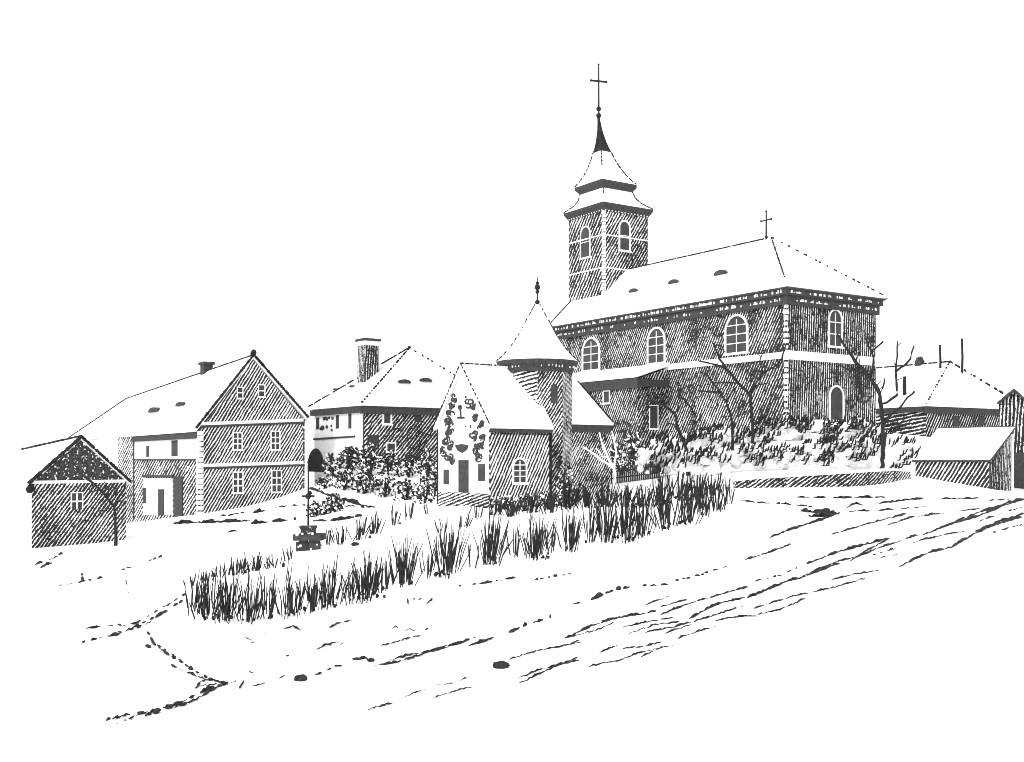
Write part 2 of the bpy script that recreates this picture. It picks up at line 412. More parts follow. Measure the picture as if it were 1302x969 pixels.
for l, w, d in [([(0,190),(80,187),(180,185),(280,180)],4,0), ([(120,187),(200,183),(270,180)],3.5,0), ([(285,190),(340,185),(445,175)],4.5,5), ([(510,180),(600,178),(685,160)],4,8), ([(570,180),(640,170)],3.5,0), ([(175,162),(255,152)],3,4), ([(290,150),(330,145)],4,0), ([(365,132),(440,125),(560,125)],2.6,4),
 ([(560,125),(690,130)],2.6,5), ([(495,62),(560,85),(610,100),(680,125),(730,130)],3.2,0), ([(580,95),(680,122)],4,0), ([(195,220),(232,215)],2.2,0)]:
    mark(pth, z7(l), w, d, .8)
tag(pth.build('path', 'earth', None), kind='structure')

# ------------------------------------------------------------------ church
def church():
    f = Frame(1000, 62, (.83, .557)); W, L, ov = 8.1, 22.8, .32
    ze, zr, tz = 9.96, 13.8, 18.3; zb = -2.0
    root = thing('church', f(W/2, L/2, 1.2), 'dark parish church on the knoll, snowy hipped roof and square west tower', 'church')
    u0, u1, v0, v1 = ov, W+.1, ov, L-.1
    mb = MB()   # nave body
    c = [f(u0,v0,zb), f(u1,v0,zb), f(u1,v1,zb), f(u0,v1,zb)]; t = [Vector((p.x,p.y,ze-.25)) for p in c]
    for i, mi in ((0,1),(1,0),(2,0),(3,0)):
        j = (i+1) % 4; mb.poly([c[i], c[j], t[j], t[i]], mi)
    mb.poly(t); mb.poly(list(reversed(c)))
    gz = [f(u0, v1, ze-.25), f(u1, v1, ze-.25), f(W/2, v1, zr-.45)]
    mb.poly(gz); gi = [p - f.b*.4 for p in gz]; mb.poly(list(reversed(gi)))
    for i in range(3): mb.poly([gz[i], gz[(i+1)%3], gi[(i+1)%3], gi[i]])
    mb.build('wall', ['h_church', 'h_churchend'], root)
    hip = 4.9
    A1, B1, C1, D1 = f(0,0,ze), f(W+.42,0,ze), f(W+.42,L,ze), f(0,L,ze); r0, r1 = f(W/2,hip,zr), f(W/2,L,zr)
    slab([[A1, r0, r1, D1], [A1, B1, r0], [B1, C1, r1, r0]], .22, 'roof', 'snow', root)
    # dark cornice in two steps with pale dentils
    cb = MB(); db = MB()
    O1, nl = f(u0,0,0), -f.a; nr = -f.b
    for h0, h1, dep in ((ze-.62, ze-.20, .30), (ze-1.15, ze-.62, .16)):
        band(cb, f(u0, v0-dep, h0), f(u0, v1, h0), h1-h0, dep, nl)
        band(cb, f(u0, v0, h0), f(u1+dep, v0, h0), h1-h0, dep-.003, nr)
        band(cb, f(u1, v1, h0), f(u1, v0, h0), h1-h0, dep, f.a)
    for k in range(230):
        v = R.uniform(v0, v1-.4)
        if R.random() < .8:
            z = R.choice((ze-.50, ze-.50, ze-.92)); dep = .30 if z > ze-.6 else .16
            w = R.uniform(.04,.11); band(db, f(u0-dep+.0, v, z), f(u0-dep, v+w, z), R.uniform(.07,.2), .02, nl)
    for k in range(80):
        u = R.uniform(u0, u1-.2); z = R.choice((ze-.50, ze-.92)); dep = .30 if z > ze-.6 else .16
        w = R.uniform(.04,.12); band(db, f(u, v0-dep, z), f(u+w, v0-dep, z), R.uniform(.05,.16), .02, nr)
    cb.build('cornice', 'dark', root); db.build('dentils', 'plaster', root)
    sc = MB(); zc = 6.0
    band(sc, f(u0, v0-.12, zc-.22), f(u0, v1, zc-.22), .36, .12, nl)
    band(sc, f(u0, v0, zc-.28), f(u1+.12, v0, zc-.28), .5, .117, nr)
    sc.build('string_course', 'snow', root)
    q = MB()
    p0 = f(u0-.03, v0-.03, 0)
    for k in range(24):
        z = 1.8 + k*.33; q.box(Vector((p0.x, p0.y, z)) + f.a*.06 + f.b*.06, R.uniform(.07,.12), R.uniform(.07,.12), R.uniform(.06,.14), f.a, f.b)
    q.build('quoins', 'plaster', root)
    pl = f.plane_left(u0); pr = f.plane_right(v0)
    for x0,x1,y0,y1 in ((924,950,402,448),(825,845,418,461),(742,762,431,470)):
        opening(root, 'window', pl, x0,x1,y0,y1, True, .12, (1,3), proud=.08, barw=.055)
    opening(root, 'window', pr, 1054,1069,395,440, True, .10, (1,2), proud=.08)
    opening(root, 'door', pr, 1055,1071,492,560, True, .10, (0,0), proud=.08, sill=False)
    # roof dormers: eyebrow openings under a snowy hood
    nrm = (r0 - A1).cross(D1 - A1).normalized()
    if nrm.z < 0: nrm = -nrm
    for (px, py, w) in ((806,371,.75),(857,360,.8),(917,349,.95)):
        p = onplane(px, py, A1, nrm); d = MB(); h = MB()
        def lens(mb2, k, y0, y1, dz):
            ring = lambda o: [p + f.b*(w*k*math.cos(a)*.62) + f.a*o + Vector((0,0,w*.30*k*math.sin(a)+dz)) for a in [math.pi*i/8 for i in range(9)]]
            mb2.loft([ring(y0), ring(y1)])
        lens(d, 1, -.12, .9, 0); lens(h, 1.18, 0.0, 1.1, .02)
        dm = h.build('dormer', 'snow', root); o = d.build('dormer_opening', 'dark', None)
        for v in o.data.vertices: v.co -= root.location
        o.parent = dm
    # dark edging along ridge and hips
    e = Dash(); up = Vector((0,0,.02))
    dashline(e, [r0 + f.b*.6 + up, f(W/2, 18.5, zr+.02)], .045, .6, 1.2, .1)
    dashline(e, [r0+up, A1.lerp(r0,.12)+up], .04, .3, .18, .14); dashline(e, [r0+up, B1+up], .05, .3, .16, .28)
    dashline(e, [D1 + up, f(W*.25, L, ze+(zr-ze)*.5)+up], .05, .6, 1.0, .06)
    e.build('ridge_tiles', 'slate', root)
    fa = MB(); dn = Vector((0,0,-.24))
    for a, b in ((A1, D1), (A1, B1), (B1, C1)): fa.tube(resample([a+dn, b+dn], .5), .075, 5)
    fa.tube([B1+dn, B1 + (B1-A1).normalized()*.35 + dn*.6], [.08,.03], 5)
    fa.build('gutter', 'dark', root)
    # ridge cross
    cr = MB(); b0 = r0 + Vector((-.05,0,0)) + f.b*.35
    cr.tube([b0 + Vector((0,0,-.2)), b0 + Vector((0,0,1.65))], [.06,.045], 6); X = f.b
    cr.tube([b0 + Vector((0,0,1.15)) - X*.42, b0 + Vector((0,0,1.15)) + X*.42], .045, 6)
    for o in (-.42,.42): cr.ball(b0 + Vector((0,0,1.15)) + X*o, .075)
    cr.ball(b0 + Vector((0,0,1.7)), .07); cr.ball(b0 + Vector((0,0,.1)), .11)
    cr.build('roof_cross', 'iron', root)
    # tower
    wT = 4.15; ta, tb = W/2 - wT/2, 18.9; cU, cV = W/2, tb + wT/2
    def sq(hw, z):      # the old spire leans a little to the left of its tower
        k = Vector((-.10*max(0, z-tz), 0, 0)); return [f(cU-hw, cV-hw, z)+k, f(cU+hw, cV-hw, z)+k, f(cU+hw, cV+hw, z)+k, f(cU-hw, cV+hw, z)+k]
    tw = MB(); a0, a1 = sq(wT/2, 0.5), sq(wT/2, tz)
    for i, mi in ((0,1),(1,0),(2,0),(3,0)):
        j = (i+1)%4; tw.poly([a0[i],a0[j],a1[j],a1[i]], mi)
    tw.poly(a1); tw.poly(list(reversed(a0))); tw.build('tower_wall', ['h_tower','h_tower2'], root)
    tp = MB()
    nL, nR = -f.a, -f.b; lo = cV - wT/2
    for z in (16.1, 13.75):
        band(tp, f(cU-wT/2, lo-.05, z), f(cU-wT/2, cV+wT/2, z), .09, .05, nL); band(tp, f(cU-wT/2, lo, z), f(cU+wT/2, lo, z), .09, .047, nR)
    for k in range(26):
        z = 11.5 + k*.26; c0 = f(cU-wT/2+.05, lo+.05, z); tp.box(c0, R.uniform(.09,.12), R.uniform(.09,.12), R.uniform(.07,.125), f.a, f.b)
    tp.build('tower_bands', 'plaster', root)
    opening(root, 'window', f.plane_left(cU-wT/2), 739,750,289,327, True, .10, (0,1), barw=.05)
    opening(root, 'window', f.plane_right(lo), 788,800,282,318, True, .12, (0,1), barw=.05)
    ev = MB()
    def ring(mb2, hw0, z0, hw1, z1, hw2, z2): mb2.loft([sq(hw0,z0), sq(hw1,z1), sq(hw2,z2)])
    ring(ev, wT/2+.02, tz-.45, 2.34, tz-.05, 2.36, tz+.12)
    ev.build('tower_cornice', 'dark', root)
    dt = MB()
    for k in range(14):
        o = -2.0 + k*.3; z = tz-.42
        band(dt, f(cU-wT/2-.03, cV+o, z), f(cU-wT/2-.03, cV+o+.1, z), .12, .05, nL); band(dt, f(cU+o, lo-.03, z), f(cU+o+.1, lo-.03, z), .12, .05, nR)
    dt.build('tower_dentils', 'plaster', root)
    rf = MB(); rf.loft([sq(h,z) for h,z in ((2.36,tz+.125),(2.1,tz+.32),(1.75,tz+.62),(1.5,tz+1.0),(1.38,tz+1.45))])
    rf.build('tower_skirt_roof', 'snow', root)
    e2 = MB(); e2.loft([sq(1.38,tz+1.452),(sq(1.62,tz+1.75)),(sq(1.64,tz+2.0))]); e2.build('lantern_cornice', 'dark', root)
    bell = MB(); bell.loft([sq(h,z) for h,z in ((1.62,tz+2.005),(1.4,tz+2.3),(1.12,tz+2.75),(.86,tz+3.3),(.64,tz+3.9),(.47,tz+4.5))])
    bell.build('bell_roof', 'snow', root)
    sp = MB(); sp.loft([sq(h,z) for h,z in ((.5,tz+4.502),(.4,tz+4.8),(.28,tz+5.3),(.16,tz+6.0),(.09,tz+6.7),(.07,tz+7.2))])
    sp.build('spire', 'slate', root)
    de = Dash()
    def corner(i, hs): return [sq(h, z)[i] + Vector((0,0,.01)) for h, z in hs]
    b_hs = ((1.62,tz+2.05),(1.4,tz+2.3),(1.12,tz+2.75),(.86,tz+3.3),(.64,tz+3.9),(.47,tz+4.5))
    for i in (1,3): dashline(de, corner(i, b_hs), .05, .3, .35, .14)
    dashline(de, corner(0, b_hs)[-3:], .04, .2, .2, .12)
    s_hs = ((2.36,tz+.125),(2.1,tz+.32),(1.75,tz+.62),(1.5,tz+1.0),(1.38,tz+1.45))
    for i in (1,3): dashline(de, corner(i, s_hs), .05, .3, .5, .1)
    dashline(de, corner(0, s_hs)[-2:], .04, .2, .2, .1)
    de.build('tower_roof_edges', 'slate', root)
    fn = MB(); cc = f(cU, cV, 0)
    V = lambda z: Vector((cc.x - .10*min(7.0, z-tz), cc.y, z))
    fn.tube([V(tz+7.0), V(tz+11.0)], [.08,.06], 6)
    fn.ball(V(tz+7.25), .2); fn.ball(V(tz+7.75), .19); fn.ball(V(tz+11.05), .07)
    X = Vector((.96,.28,0))
    fn.tube([V(tz+9.8)-X*.6, V(tz+9.8)+X*.6], .075, 6)
    for s in (-.6,.6): fn.ball(V(tz+9.8)+X*s, .1)
    fn.build('tower_cross', 'iron', root)
    # sacristy built against the nave
    s0, s1, dp = 10.3, 21.0, 2.5; zt = 5.1
    sa = MB(); c = [f(u0-dp, s0, zb-2.5), f(u0, s0, zb-2.5), f(u0, s1, zb-2.5), f(u0-dp, s1, zb-2.5)]; tt = [Vector((p.x,p.y,zt if i in (0,3) else zt+.8)) for i,p in enumerate(c)]
    for i in range(4): j=(i+1)%4; sa.poly([c[i],c[j],tt[j],tt[i]])
    sa.poly(tt); sa.poly(list(reversed(c))); sa.build('sacristy_wall', 'h_church', root)
    slab([[f(u0-dp-.25, s0-.25, zt+.3), f(u0, s0-.25, zt+1.15), f(u0, s1+.2, zt+1.15), f(u0-dp-.25, s1+.2, zt+.3)]], .2, 'sacristy_roof', 'snow', root)
    sc2 = MB(); band(sc2, f(u0-dp, s0-.2, zt-.55), f(u0-dp, s1, zt-.55), .62, .2, -f.a); band(sc2, f(u0-dp, s0, zt-.45), f(u0, s0, zt-.45), .45, .18, -f.b); sc2.build('sacristy_cornice', 'dark', root)
    opening(root, 'window', f.plane_right(s0), 826,836,516,545, False, .04, (0,0))
    opening(root, 'window', f.plane_left(u0-dp), 768,775,498,512, False, .08, (0,0))
church()

# ------------------------------------------------------------------ chapel with turret
def chapel():
    f = Frame(625, 44, (.8, .6)); W, L = 3.1, 4.04      # W along a (side), L along b (front gable)
    ze, zr, zb = 1.42, 4.0, -2.4
    root = thing('chapel', f(1.5, 2, -1.85), 'small chapel with white scrollwork gable and pointed round turret before the church', 'chapel')
    mb = MB(); i = .12
    A0,B0,C0,D0 = f(0,i,zb), f(W,i,zb), f(W,L-i,zb), f(0,L-i,zb)
    up = lambda p, z: Vector((p.x, p.y, z))
    ap0, ap1 = f(0,L/2,zr-.18), f(W,L/2,zr-.18); zz = ze-.02
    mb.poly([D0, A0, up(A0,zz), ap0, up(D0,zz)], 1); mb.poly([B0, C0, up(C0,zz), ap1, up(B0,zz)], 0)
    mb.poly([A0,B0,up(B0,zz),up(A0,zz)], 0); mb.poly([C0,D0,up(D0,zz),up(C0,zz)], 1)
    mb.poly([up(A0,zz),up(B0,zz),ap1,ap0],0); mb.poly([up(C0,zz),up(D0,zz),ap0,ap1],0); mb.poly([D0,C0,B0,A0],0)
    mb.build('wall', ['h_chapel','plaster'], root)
    slab([[f(-.12,-.05,ze), f(W+.05,-.05,ze), f(W+.05,L/2,zr), f(-.12,L/2,zr)], [f(-.12,L/2,zr), f(W+.05,L/2,zr), f(W+.05,L+.05,ze), f(-.12,L+.05,ze)]], .15, 'roof', 'snow', root)
    co = MB(); band(co, f(.02,i,ze-.3), f(W+.03,i,ze-.3), .18, .14, -f.b); co.build('cornice', 'dark', root)
    de = MB()
    for k in range(22): u = .1 + k*.135; band(de, f(u,i,ze-.39), f(u+.07,i,ze-.39), .07, .05, -f.b)
    de.build('dentils', 'dark', root)
    e = Dash(); z1 = Vector((0,0,.01))
    dashline(e, [f(-.13,L/2,zr)+z1, f(1.7,L/2,zr)+z1], .028, .2, .25, .08)
    dashline(e, [f(-.13,L/2,zr)+z1, f(-.13,-.05,ze)+z1], .026, .2, .14, .10)
    dashline(e, [f(-.13,L/2,zr)+z1, f(-.13,L+.05,ze)+z1], .026, .2, .16, .09)
    dashline(e, [f(-.02,L-i+.0,ze-.1), f(-.02,L-i,-1.9)], .028, .2, .3, .06)
    dashline(e, [f(-.01,i-.01,ze-.2), f(-.01,i-.01,-1.9)], .022, .2, .2, .14)
    dashline(e, [f(W+.01,i-.02,ze-.3), f(W+.01,i-.02,-2)], .05, .3, 1.2, .02)
    e.build('edge_trim', 'slate', root)
    pb = MB(); band(pb, f(0,i+.05,-2.4), f(0,L-i-.05,-2.4), 1.05, .03, -f.a); pb.build('plinth', 'h_plinth', root)
    pl = f.plane_left(0)
    opening(root, 'door', pl, 583,596,585,642, False, 0, (0,0), pane='dark')
    opening(root, 'window', pl, 564,571,597,616, False, 0, (0,0)); opening(root, 'window', pl, 608,617,590,612, False, 0, (0,0))
    # scrollwork, curls of dark stucco on the white gable
    O, n = pl
    def g(zx, zy): p = onplane(520+zx/2.85, 340+zy/2.85, O, n); return p + n*.02
    sc = MB()
    curls = [(160,478,14,20),(152,500,16,200),(150,525,15,90),(142,552,18,250),(150,580,14,30),(148,603,16,150),(132,630,18,10),(155,648,14,220),(122,668,15,80),(145,690,18,300),(155,705,10,60),
             (218,500,14,160),(235,498,10,320),(240,540,18,40),(240,548,8,10),(262,575,16,110),(235,615,18,240),(262,618,14,30),(250,648,16,190),(265,640,10,90),(240,668,14,330),(258,685,16,20)]
    for zx, zy, r, a0 in curls:
        if zx == 218: sc.build('scrollwork', 'dark', root); sc = MB()
        for rep_ in range(4):
            sg = R.choice((1,-1)); pts2 = []; r2 = r*R.uniform(.45,.85); ox, oy = (R.uniform(-9,9), R.uniform(-13,13)) if rep_ else (0, 0); a1 = a0 + R.uniform(-90,90)*rep_
            for k in range(12):
                a = math.radians(a1) + sg*k*R.uniform(.38,.5); rr = r2*(1-.06*k)
                pts2.append(g(zx + ox + rr*math.cos(a), zy + oy + rr*math.sin(a)))
            sc.tube(pts2, [.036*(.5+.8*math.sin(math.pi*min(1,(k+1)/12))) for k in range(12)], 5)
        if R.random() < .6: sc.ball(g(zx + R.uniform(-8,8), zy + R.uniform(-8,8)), .05)
    sc.build('scrollwork', 'dark', root); sc = MB()
    sc.ball(g(207,470), .05)
    sc.tube([g(187,505), g(190,545)], [.05,.04], 5); sc.ball(g(187,507), .11); sc.tube([g(177,545), g(202,545)], .045, 5); sc.tube([g(205,575), g(208,580)], .03, 5); sc.tube([g(224,570), g(224,582)], .03, 5)
    sc.build('crest', 'dark', root)
    ca = MB(); ring = [g(x,y) for x,y in ((170,645),(195,640),(217,645),(212,660),(196,672),(180,664))]
    ca.loft([ring, [p + n*.05 for p in ring]]); ca.build('cartouche', 'dark', root)
    opening(root, 'window', f.plane_right(i), 653,668,584,613, True, .07, (1,3), proud=.04, barw=.04)
    # turret
    cu, cv = 3.8, L/2 - .15; c = f(cu, cv, 0)
    def octo(r, z, n=8, rot=0):
        base = math.atan2(-c.y, -c.x)
        return [Vector((c.x + r*math.cos(base + 2*math.pi*k/n + rot), c.y + r*math.sin(base + 2*math.pi*k/n + rot), z)) for k in range(n)]
    tw = MB(); a0, a1 = octo(1.5, -2.6), octo(1.5, 4.2)
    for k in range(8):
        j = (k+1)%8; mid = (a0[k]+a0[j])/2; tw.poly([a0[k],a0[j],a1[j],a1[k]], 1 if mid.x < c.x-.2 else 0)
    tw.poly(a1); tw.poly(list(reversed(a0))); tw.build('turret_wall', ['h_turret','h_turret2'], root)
    ec = MB(); ec.loft([octo(1.54,3.75,16), octo(1.62,3.98,16), octo(1.74,4.08,16), octo(1.78,4.25,16)]); ec.build('turret_cornice', 'dark', root)
    ef = MB()
    for k in range(60):
        p = octo(1.66+.02, 4.0, 64)[k]; d = (p - Vector((c.x,c.y,4.0))).normalized(); 
        if R.random() < .6: ef.box(p + Vector((0,0,R.uniform(-.06,-.0)))-d*.02, .012, .03, R.uniform(.02,.06), d.cross(Vector((0,0,1))), d)
    ef.build('turret_dentils', 'plaster', root)
    tr = MB(); tr.loft([octo(r,z,16) for r,z in ((1.8,4.253),(1.5,4.5),(1.15,4.9),(.82,5.4),(.5,6.0),(.22,6.5),(.09,6.75))]); tr.build('turret_roof', 'snow', root)
    te = Dash(); rg = ((1.8,4.26),(1.5,4.5),(1.15,4.9),(.82,5.4),(.5,6.0),(.22,6.5),(.09,6.75))
    for idx in (4, 12): dashline(te, [octo(r,z,16)[idx] for r,z in rg], .04, .2, .14, .1)
    te.build('turret_roof_edges', 'slate', root)
    fi = MB(); V = lambda z: Vector((c.x,c.y,z))
    fi.tube([V(6.6), V(7.95)], [.05,.02], 6); fi.ball(V(6.85), .11); fi.ball(V(7.3), .09); fi.ball(V(7.5), .13); fi.ball(V(7.68), .08)
    fi.build('finial', 'iron', root)
    tn = None
    k = [j for j in range(8) if ((octo(1.5,0)[j]+octo(1.5,0)[(j+1)%8])/2 - Vector((c.x,c.y,0))).normalized().dot(Vector((.38,-.92,0))) > .9]
    if k:
        p0, p1 = octo(1.5,0)[k[0]], octo(1.5,0)[(k[0]+1)%8]; mid = (p0+p1)/2; nn = (mid - Vector((c.x,c.y,0))).normalized()
        opening(root, 'turret_window', (mid, nn), 700,709,488,513, True, .0, (0,0))
    # choir behind the turret
    ch = MB(); s, uE = 1.05, 7.4; z0 = 1.55
    c4 = [f(W+1,s,zb), f(uE-.1,s,zb), f(uE-.1,L-s,zb), f(W+1,L-s,zb)]; t4 = [up(p,z0) for p in c4]
    for q in range(4): j=(q+1)%4; ch.poly([c4[q],c4[j],t4[j],t4[q]])
    ch.poly(t4); ch.poly(list(reversed(c4))); ch.build('choir_wall', 'h_turret', root)
    slab([[f(W+1,s-.1,z0+.12), f(uE,s-.1,z0+.12), f(6.2,L/2,3.55), f(W+1,L/2,3.55)], [f(uE,s-.1,z0+.12), f(uE,L-s+.1,z0+.12), f(6.2,L/2,3.55)], [f(W+1,L/2,3.55), f(6.2,L/2,3.55), f(uE,L-s+.1,z0+.12), f(W+1,L-s+.1,z0+.12)]], .12, 'choir_roof', 'snow', root)
    cc = MB(); band(cc, f(W+1,s,z0-.32), f(uE,s,z0-.32), .32, .08, -f.b); band(cc, f(uE-.1,L-s,z0-.32), f(uE-.1,s-.08,z0-.32), .32, .08, f.a); cc.build('choir_cornice', 'dark', root)
    he = Dash(); dashline(he, [f(uE,s-.1,z0+.13), f(6.2,L/2,3.56)], .03, .2, .5, .05); he.build('hip_tiles', 'slate', root)
chapel()

# ------------------------------------------------------------------ farmhouse on the left
def farmhouse():
    f = Frame(251, 70, (.835, .55)); W = 7.3; L = 38
    zl, zrr, za, zb = 2.0, 2.95, 6.85, -5.2
    root = thing('farmhouse', f(W/2, 6, -3.6), 'long two-storey farmhouse with hatched gable and white upper side wall', 'house')
    up = lambda p, z: Vector((p.x, p.y, z)); i = .15
    A0,B0,C0,D0 = f(i,0,zb), f(W-i,0,zb), f(W-i,L,zb), f(i,L,zb)
    mb = MB(); a0, a1 = f(W/2,0,za-.25), f(W/2,L-7,za-2.7)
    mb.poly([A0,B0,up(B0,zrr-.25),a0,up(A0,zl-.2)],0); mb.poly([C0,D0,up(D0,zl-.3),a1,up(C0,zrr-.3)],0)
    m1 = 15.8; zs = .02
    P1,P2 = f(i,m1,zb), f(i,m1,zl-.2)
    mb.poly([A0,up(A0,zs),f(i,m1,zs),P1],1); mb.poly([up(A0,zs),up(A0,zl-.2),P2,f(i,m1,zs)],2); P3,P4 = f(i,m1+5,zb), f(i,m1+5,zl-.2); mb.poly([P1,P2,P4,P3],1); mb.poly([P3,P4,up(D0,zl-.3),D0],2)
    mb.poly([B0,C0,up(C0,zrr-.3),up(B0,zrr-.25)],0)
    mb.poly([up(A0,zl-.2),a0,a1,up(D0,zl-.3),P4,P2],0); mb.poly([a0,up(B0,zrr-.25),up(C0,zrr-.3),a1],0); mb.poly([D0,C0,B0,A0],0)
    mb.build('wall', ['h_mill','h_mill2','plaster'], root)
    r0, r1 = f(W/2,-.2,za), f(W/2,L-6,za-1.35); h1, h2 = f(-.15,L,zl-.05), f(W+.15,L,zrr-.05); e0, e2 = f(-.15,-.2,zl), f(W+.15,-.2,zrr-.1)
    slab([[e0, r0, h1], [r0, r1, h1], [r0, e2, r1], [e2, h2, r1], [h1, r1, h2]], .2, 'roof', 'snow', root)
    ev = MB(); band(ev, f(i,0,zl-.62), f(i,m1,zl-.62), .42, .22, -f.a); ev.build('eaves_board', 'dark', root)
    e = Dash(); z1 = Vector((0,0,.02))
    dashline(e, [r0+z1, r1+z1], .05, .6, 2.5, .06); dashline(e, [r1+z1, h1+z1], .06, .5, 2, .1)
    dashline(e, [r0+z1, e0+z1], .07, .5, 1.5, .03); dashline(e, [r0+z1, e2+z1], .07, .5, 1.5, .03)
    dashline(e, [f(W-.1,-.03,zrr-.2), f(W-.1,-.03,-3.4)], .04, .3, .8, .1); e.ball(r0 + Vector((0,0,.15)), .22, jit=.2)
    e.build('ridge_tiles', 'slate', root)
    b = MB(); pl = f.plane_right(0)
    for ya, yb, th in ((541,536,.2),(594,590,.2)):
        z0_, z1_ = f.O, None
        pa = onplane(254,ya,*pl); pb_ = onplane(387,yb,*pl); pb_.z = pb_.z
        n = pl[1]; d = n*.06; q = n*-.05; u = Vector((0,0,th))
        vs = [pa+q, pb_+q, pb_+d, pa+d]; b.add(vs+[v+u for v in vs], [(3,2,1,0),(4,5,6,7),(0,1,5,4),(1,2,6,5),(2,3,7,6),(3,0,4,7)])
    b.build('string_course', 'plaster', root)
    bl = Dash()
    for ya, yb in ((542.5,537.5),(595.5,591.5)):
        pa = onplane(254,ya,*pl)+pl[1]*.05; pb_ = onplane(387,yb,*pl)+pl[1]*.05; dashline(bl, [pa,pb_], .05, .6, 2.2, .05)
    bl.build('drip_mould', 'dark', root)
    for x0,x1,y0,y1 in ((297,307,551,571),(345,355,549,571),(297,308,601,626),(346,357,599,625)):
        opening(root, 'window', pl, x0,x1,y0,y1, False, .07, (1,2), barw=.08)
    for x0,x1,y0,y1 in ((302,308,493,506),(329,336,490,504)):
        opening(root, 'window', pl, x0,x1,y0,y1, False, .06, (0,1), barw=.07)
    wl = f.plane_left(i)
    for x0,x1,y0,y1 in ((186,190,567,581),(218,226,560,580)):
        opening(root, 'window', wl, x0,x1,y0,y1, False, .0, (0,0), pane='dark')
    q = MB()
    for k in range(16):
        z = -3.4 + k*.34; c = f(i,0,z); q.box(c, .17, .2, R.uniform(.1,.16), f.a, f.b)
    q.build('quoins', 'plaster', root)
    ledge = MB(); band(ledge, f(i,0.2,-.02), f(i,m1,-.02), .1, .14, -f.a); ledge.build('ledge', 'dark', root)
    wc = MB(); wc.tube([f(i-.03,m1,zl-.3), f(i-.03,m1,-4.5)], .07, 5); wc.build('downpipe', 'dark', root)
    # gateway in the side wall
    gd = MB(); n = -f.a
    def q4(x0,x1,y0,y1,pr):
        pa, pb_, pc, pd = (onplane(x0,y1,*wl), onplane(x1,y1,*wl), onplane(x1,y0,*wl), onplane(x0,y0,*wl))
        r1_ = [pa,pb_,Vector((pb_.x,pb_.y,pc.z)),Vector((pa.x,pa.y,pd.z))]; return [p - n*.03 for p in r1_], [p + n*pr for p in r1_]
    gd.loft(q4(183,220,608,655,.06)); g = gd.build('gate', 'plaster', root)
    gp = MB(); gp.loft(q4(183,187,620,640,.1)); gp.loft(q4(203,210,622,655,.12)); gp.loft(q4(184,222,604,607,.2)); o = gp.build('gate_post', 'dark', None)
    for v in o.data.vertices: v.co -= root.location
    o.parent = g
    dd = MB(); dd.loft(q4(222,233,606,662,.09)); dd.build('door', 'dark', root)
    nrm = (r0-e0).cross(h1-e0).normalized()
    for px, py, w in ((196,524,1.2),(230,516,.9)):
        p = onplane(px,py,e0,nrm); d = MB(); 
        ring = lambda o: [p + f.b*(w*math.cos(a)) + f.a*o + Vector((0,0,w*.3*math.sin(a))) for a in [math.pi*j/7 for j in range(8)]]
        d.loft([ring(-.15), ring(.8)]); d.build('dormer', 'dark', root)
    p = f(W/2, 9.5, za-.35); cm = MB(); cm.box(p+Vector((0,0,.1)), .32, .45, .4, f.a, f.b); cm.box(p+Vector((0,0,.5)), .42, .6, .1, f.a, f.b); cm.build('chimney', 'dark', root)
farmhouse()

# ------------------------------------------------------------------ barn at far left
def barn():
    f = Frame(40, 52, (.7, .714)); W, L = 4.7, 7.0
    zl, za, zb = -1.0, 1.15, -4.6
    root = thing('barn', f(W/2, 3, -4.0), 'low barn with dark flecked timber gable at the left edge', 'barn')
    up = lambda p, z: Vector((p.x, p.y, z))
    mb = MB(); A0,B0,C0,D0 = f(0,0,zb), f(W,0,zb), f(W,L,zb), f(0,L,zb)
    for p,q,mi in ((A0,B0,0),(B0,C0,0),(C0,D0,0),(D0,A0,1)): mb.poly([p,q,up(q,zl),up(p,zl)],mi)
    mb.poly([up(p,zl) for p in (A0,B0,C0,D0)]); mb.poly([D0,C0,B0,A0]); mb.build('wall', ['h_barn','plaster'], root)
    g = MB(); tri = [f(.05,0,zl+.005), f(W-.05,0,zl+.005), f(W/2,0,za-.15)]; tri2 = [p + f.b*.5 for p in tri]
    g.loft([tri, tri2]); g.build('gable', 'fleck', root)
    rL = [f(-.2,-.15,zl-.1), f(W/2,-.15,za), f(W/2,L,za-.6), f(-.2,L,zl-.1)]; rR = [f(W/2,-.15,za), f(W+.2,-.15,zl-.1), f(W+.2,L,zl-.1), f(W/2,L,za-.6)]
    slab([rL, rR], .14, 'roof', 'snow', root)
    e = Dash(); z1 = Vector((0,-.02,.0))
    dashline(e, [rL[0]+z1, rL[1]+z1], .07, .4, 1.2, .03); dashline(e, [rR[0]+z1, rR[1]+z1], .06, .4, .6, .08); dashline(e, [rL[1]+Vector((0,0,.03)), rL[2]+Vector((0,0,.03))], .05, .4, 1.5, .06)
    e.ball(rL[0]+Vector((.1,0,-.25)), .22, jit=.3); e.build('verge_trim', 'slate', root)
    st = MB(); band(st, f(-.1,0,zl-.12), f(W,0,zl-.12), .14, .12, -f.b); st.build('ledge', 'snow', root)
    opening(root, 'window', f.plane_right(0), 91,104,627,648, False, .05, (1,1), barw=.07, sill=False)
    # chapped planks in the gable
    pk = MB()
    for k in range(9):
        u = .45 + k*.45; hh = (za-zl-.35)*(1-abs(u-W/2)/(W/2))
        if hh > .15: band(pk, f(u,0,zl+.05), f(u+.16,0,zl+.05), hh*.85, .03, -f.b)
    pk.build('planks', 'dark', root)
barn()

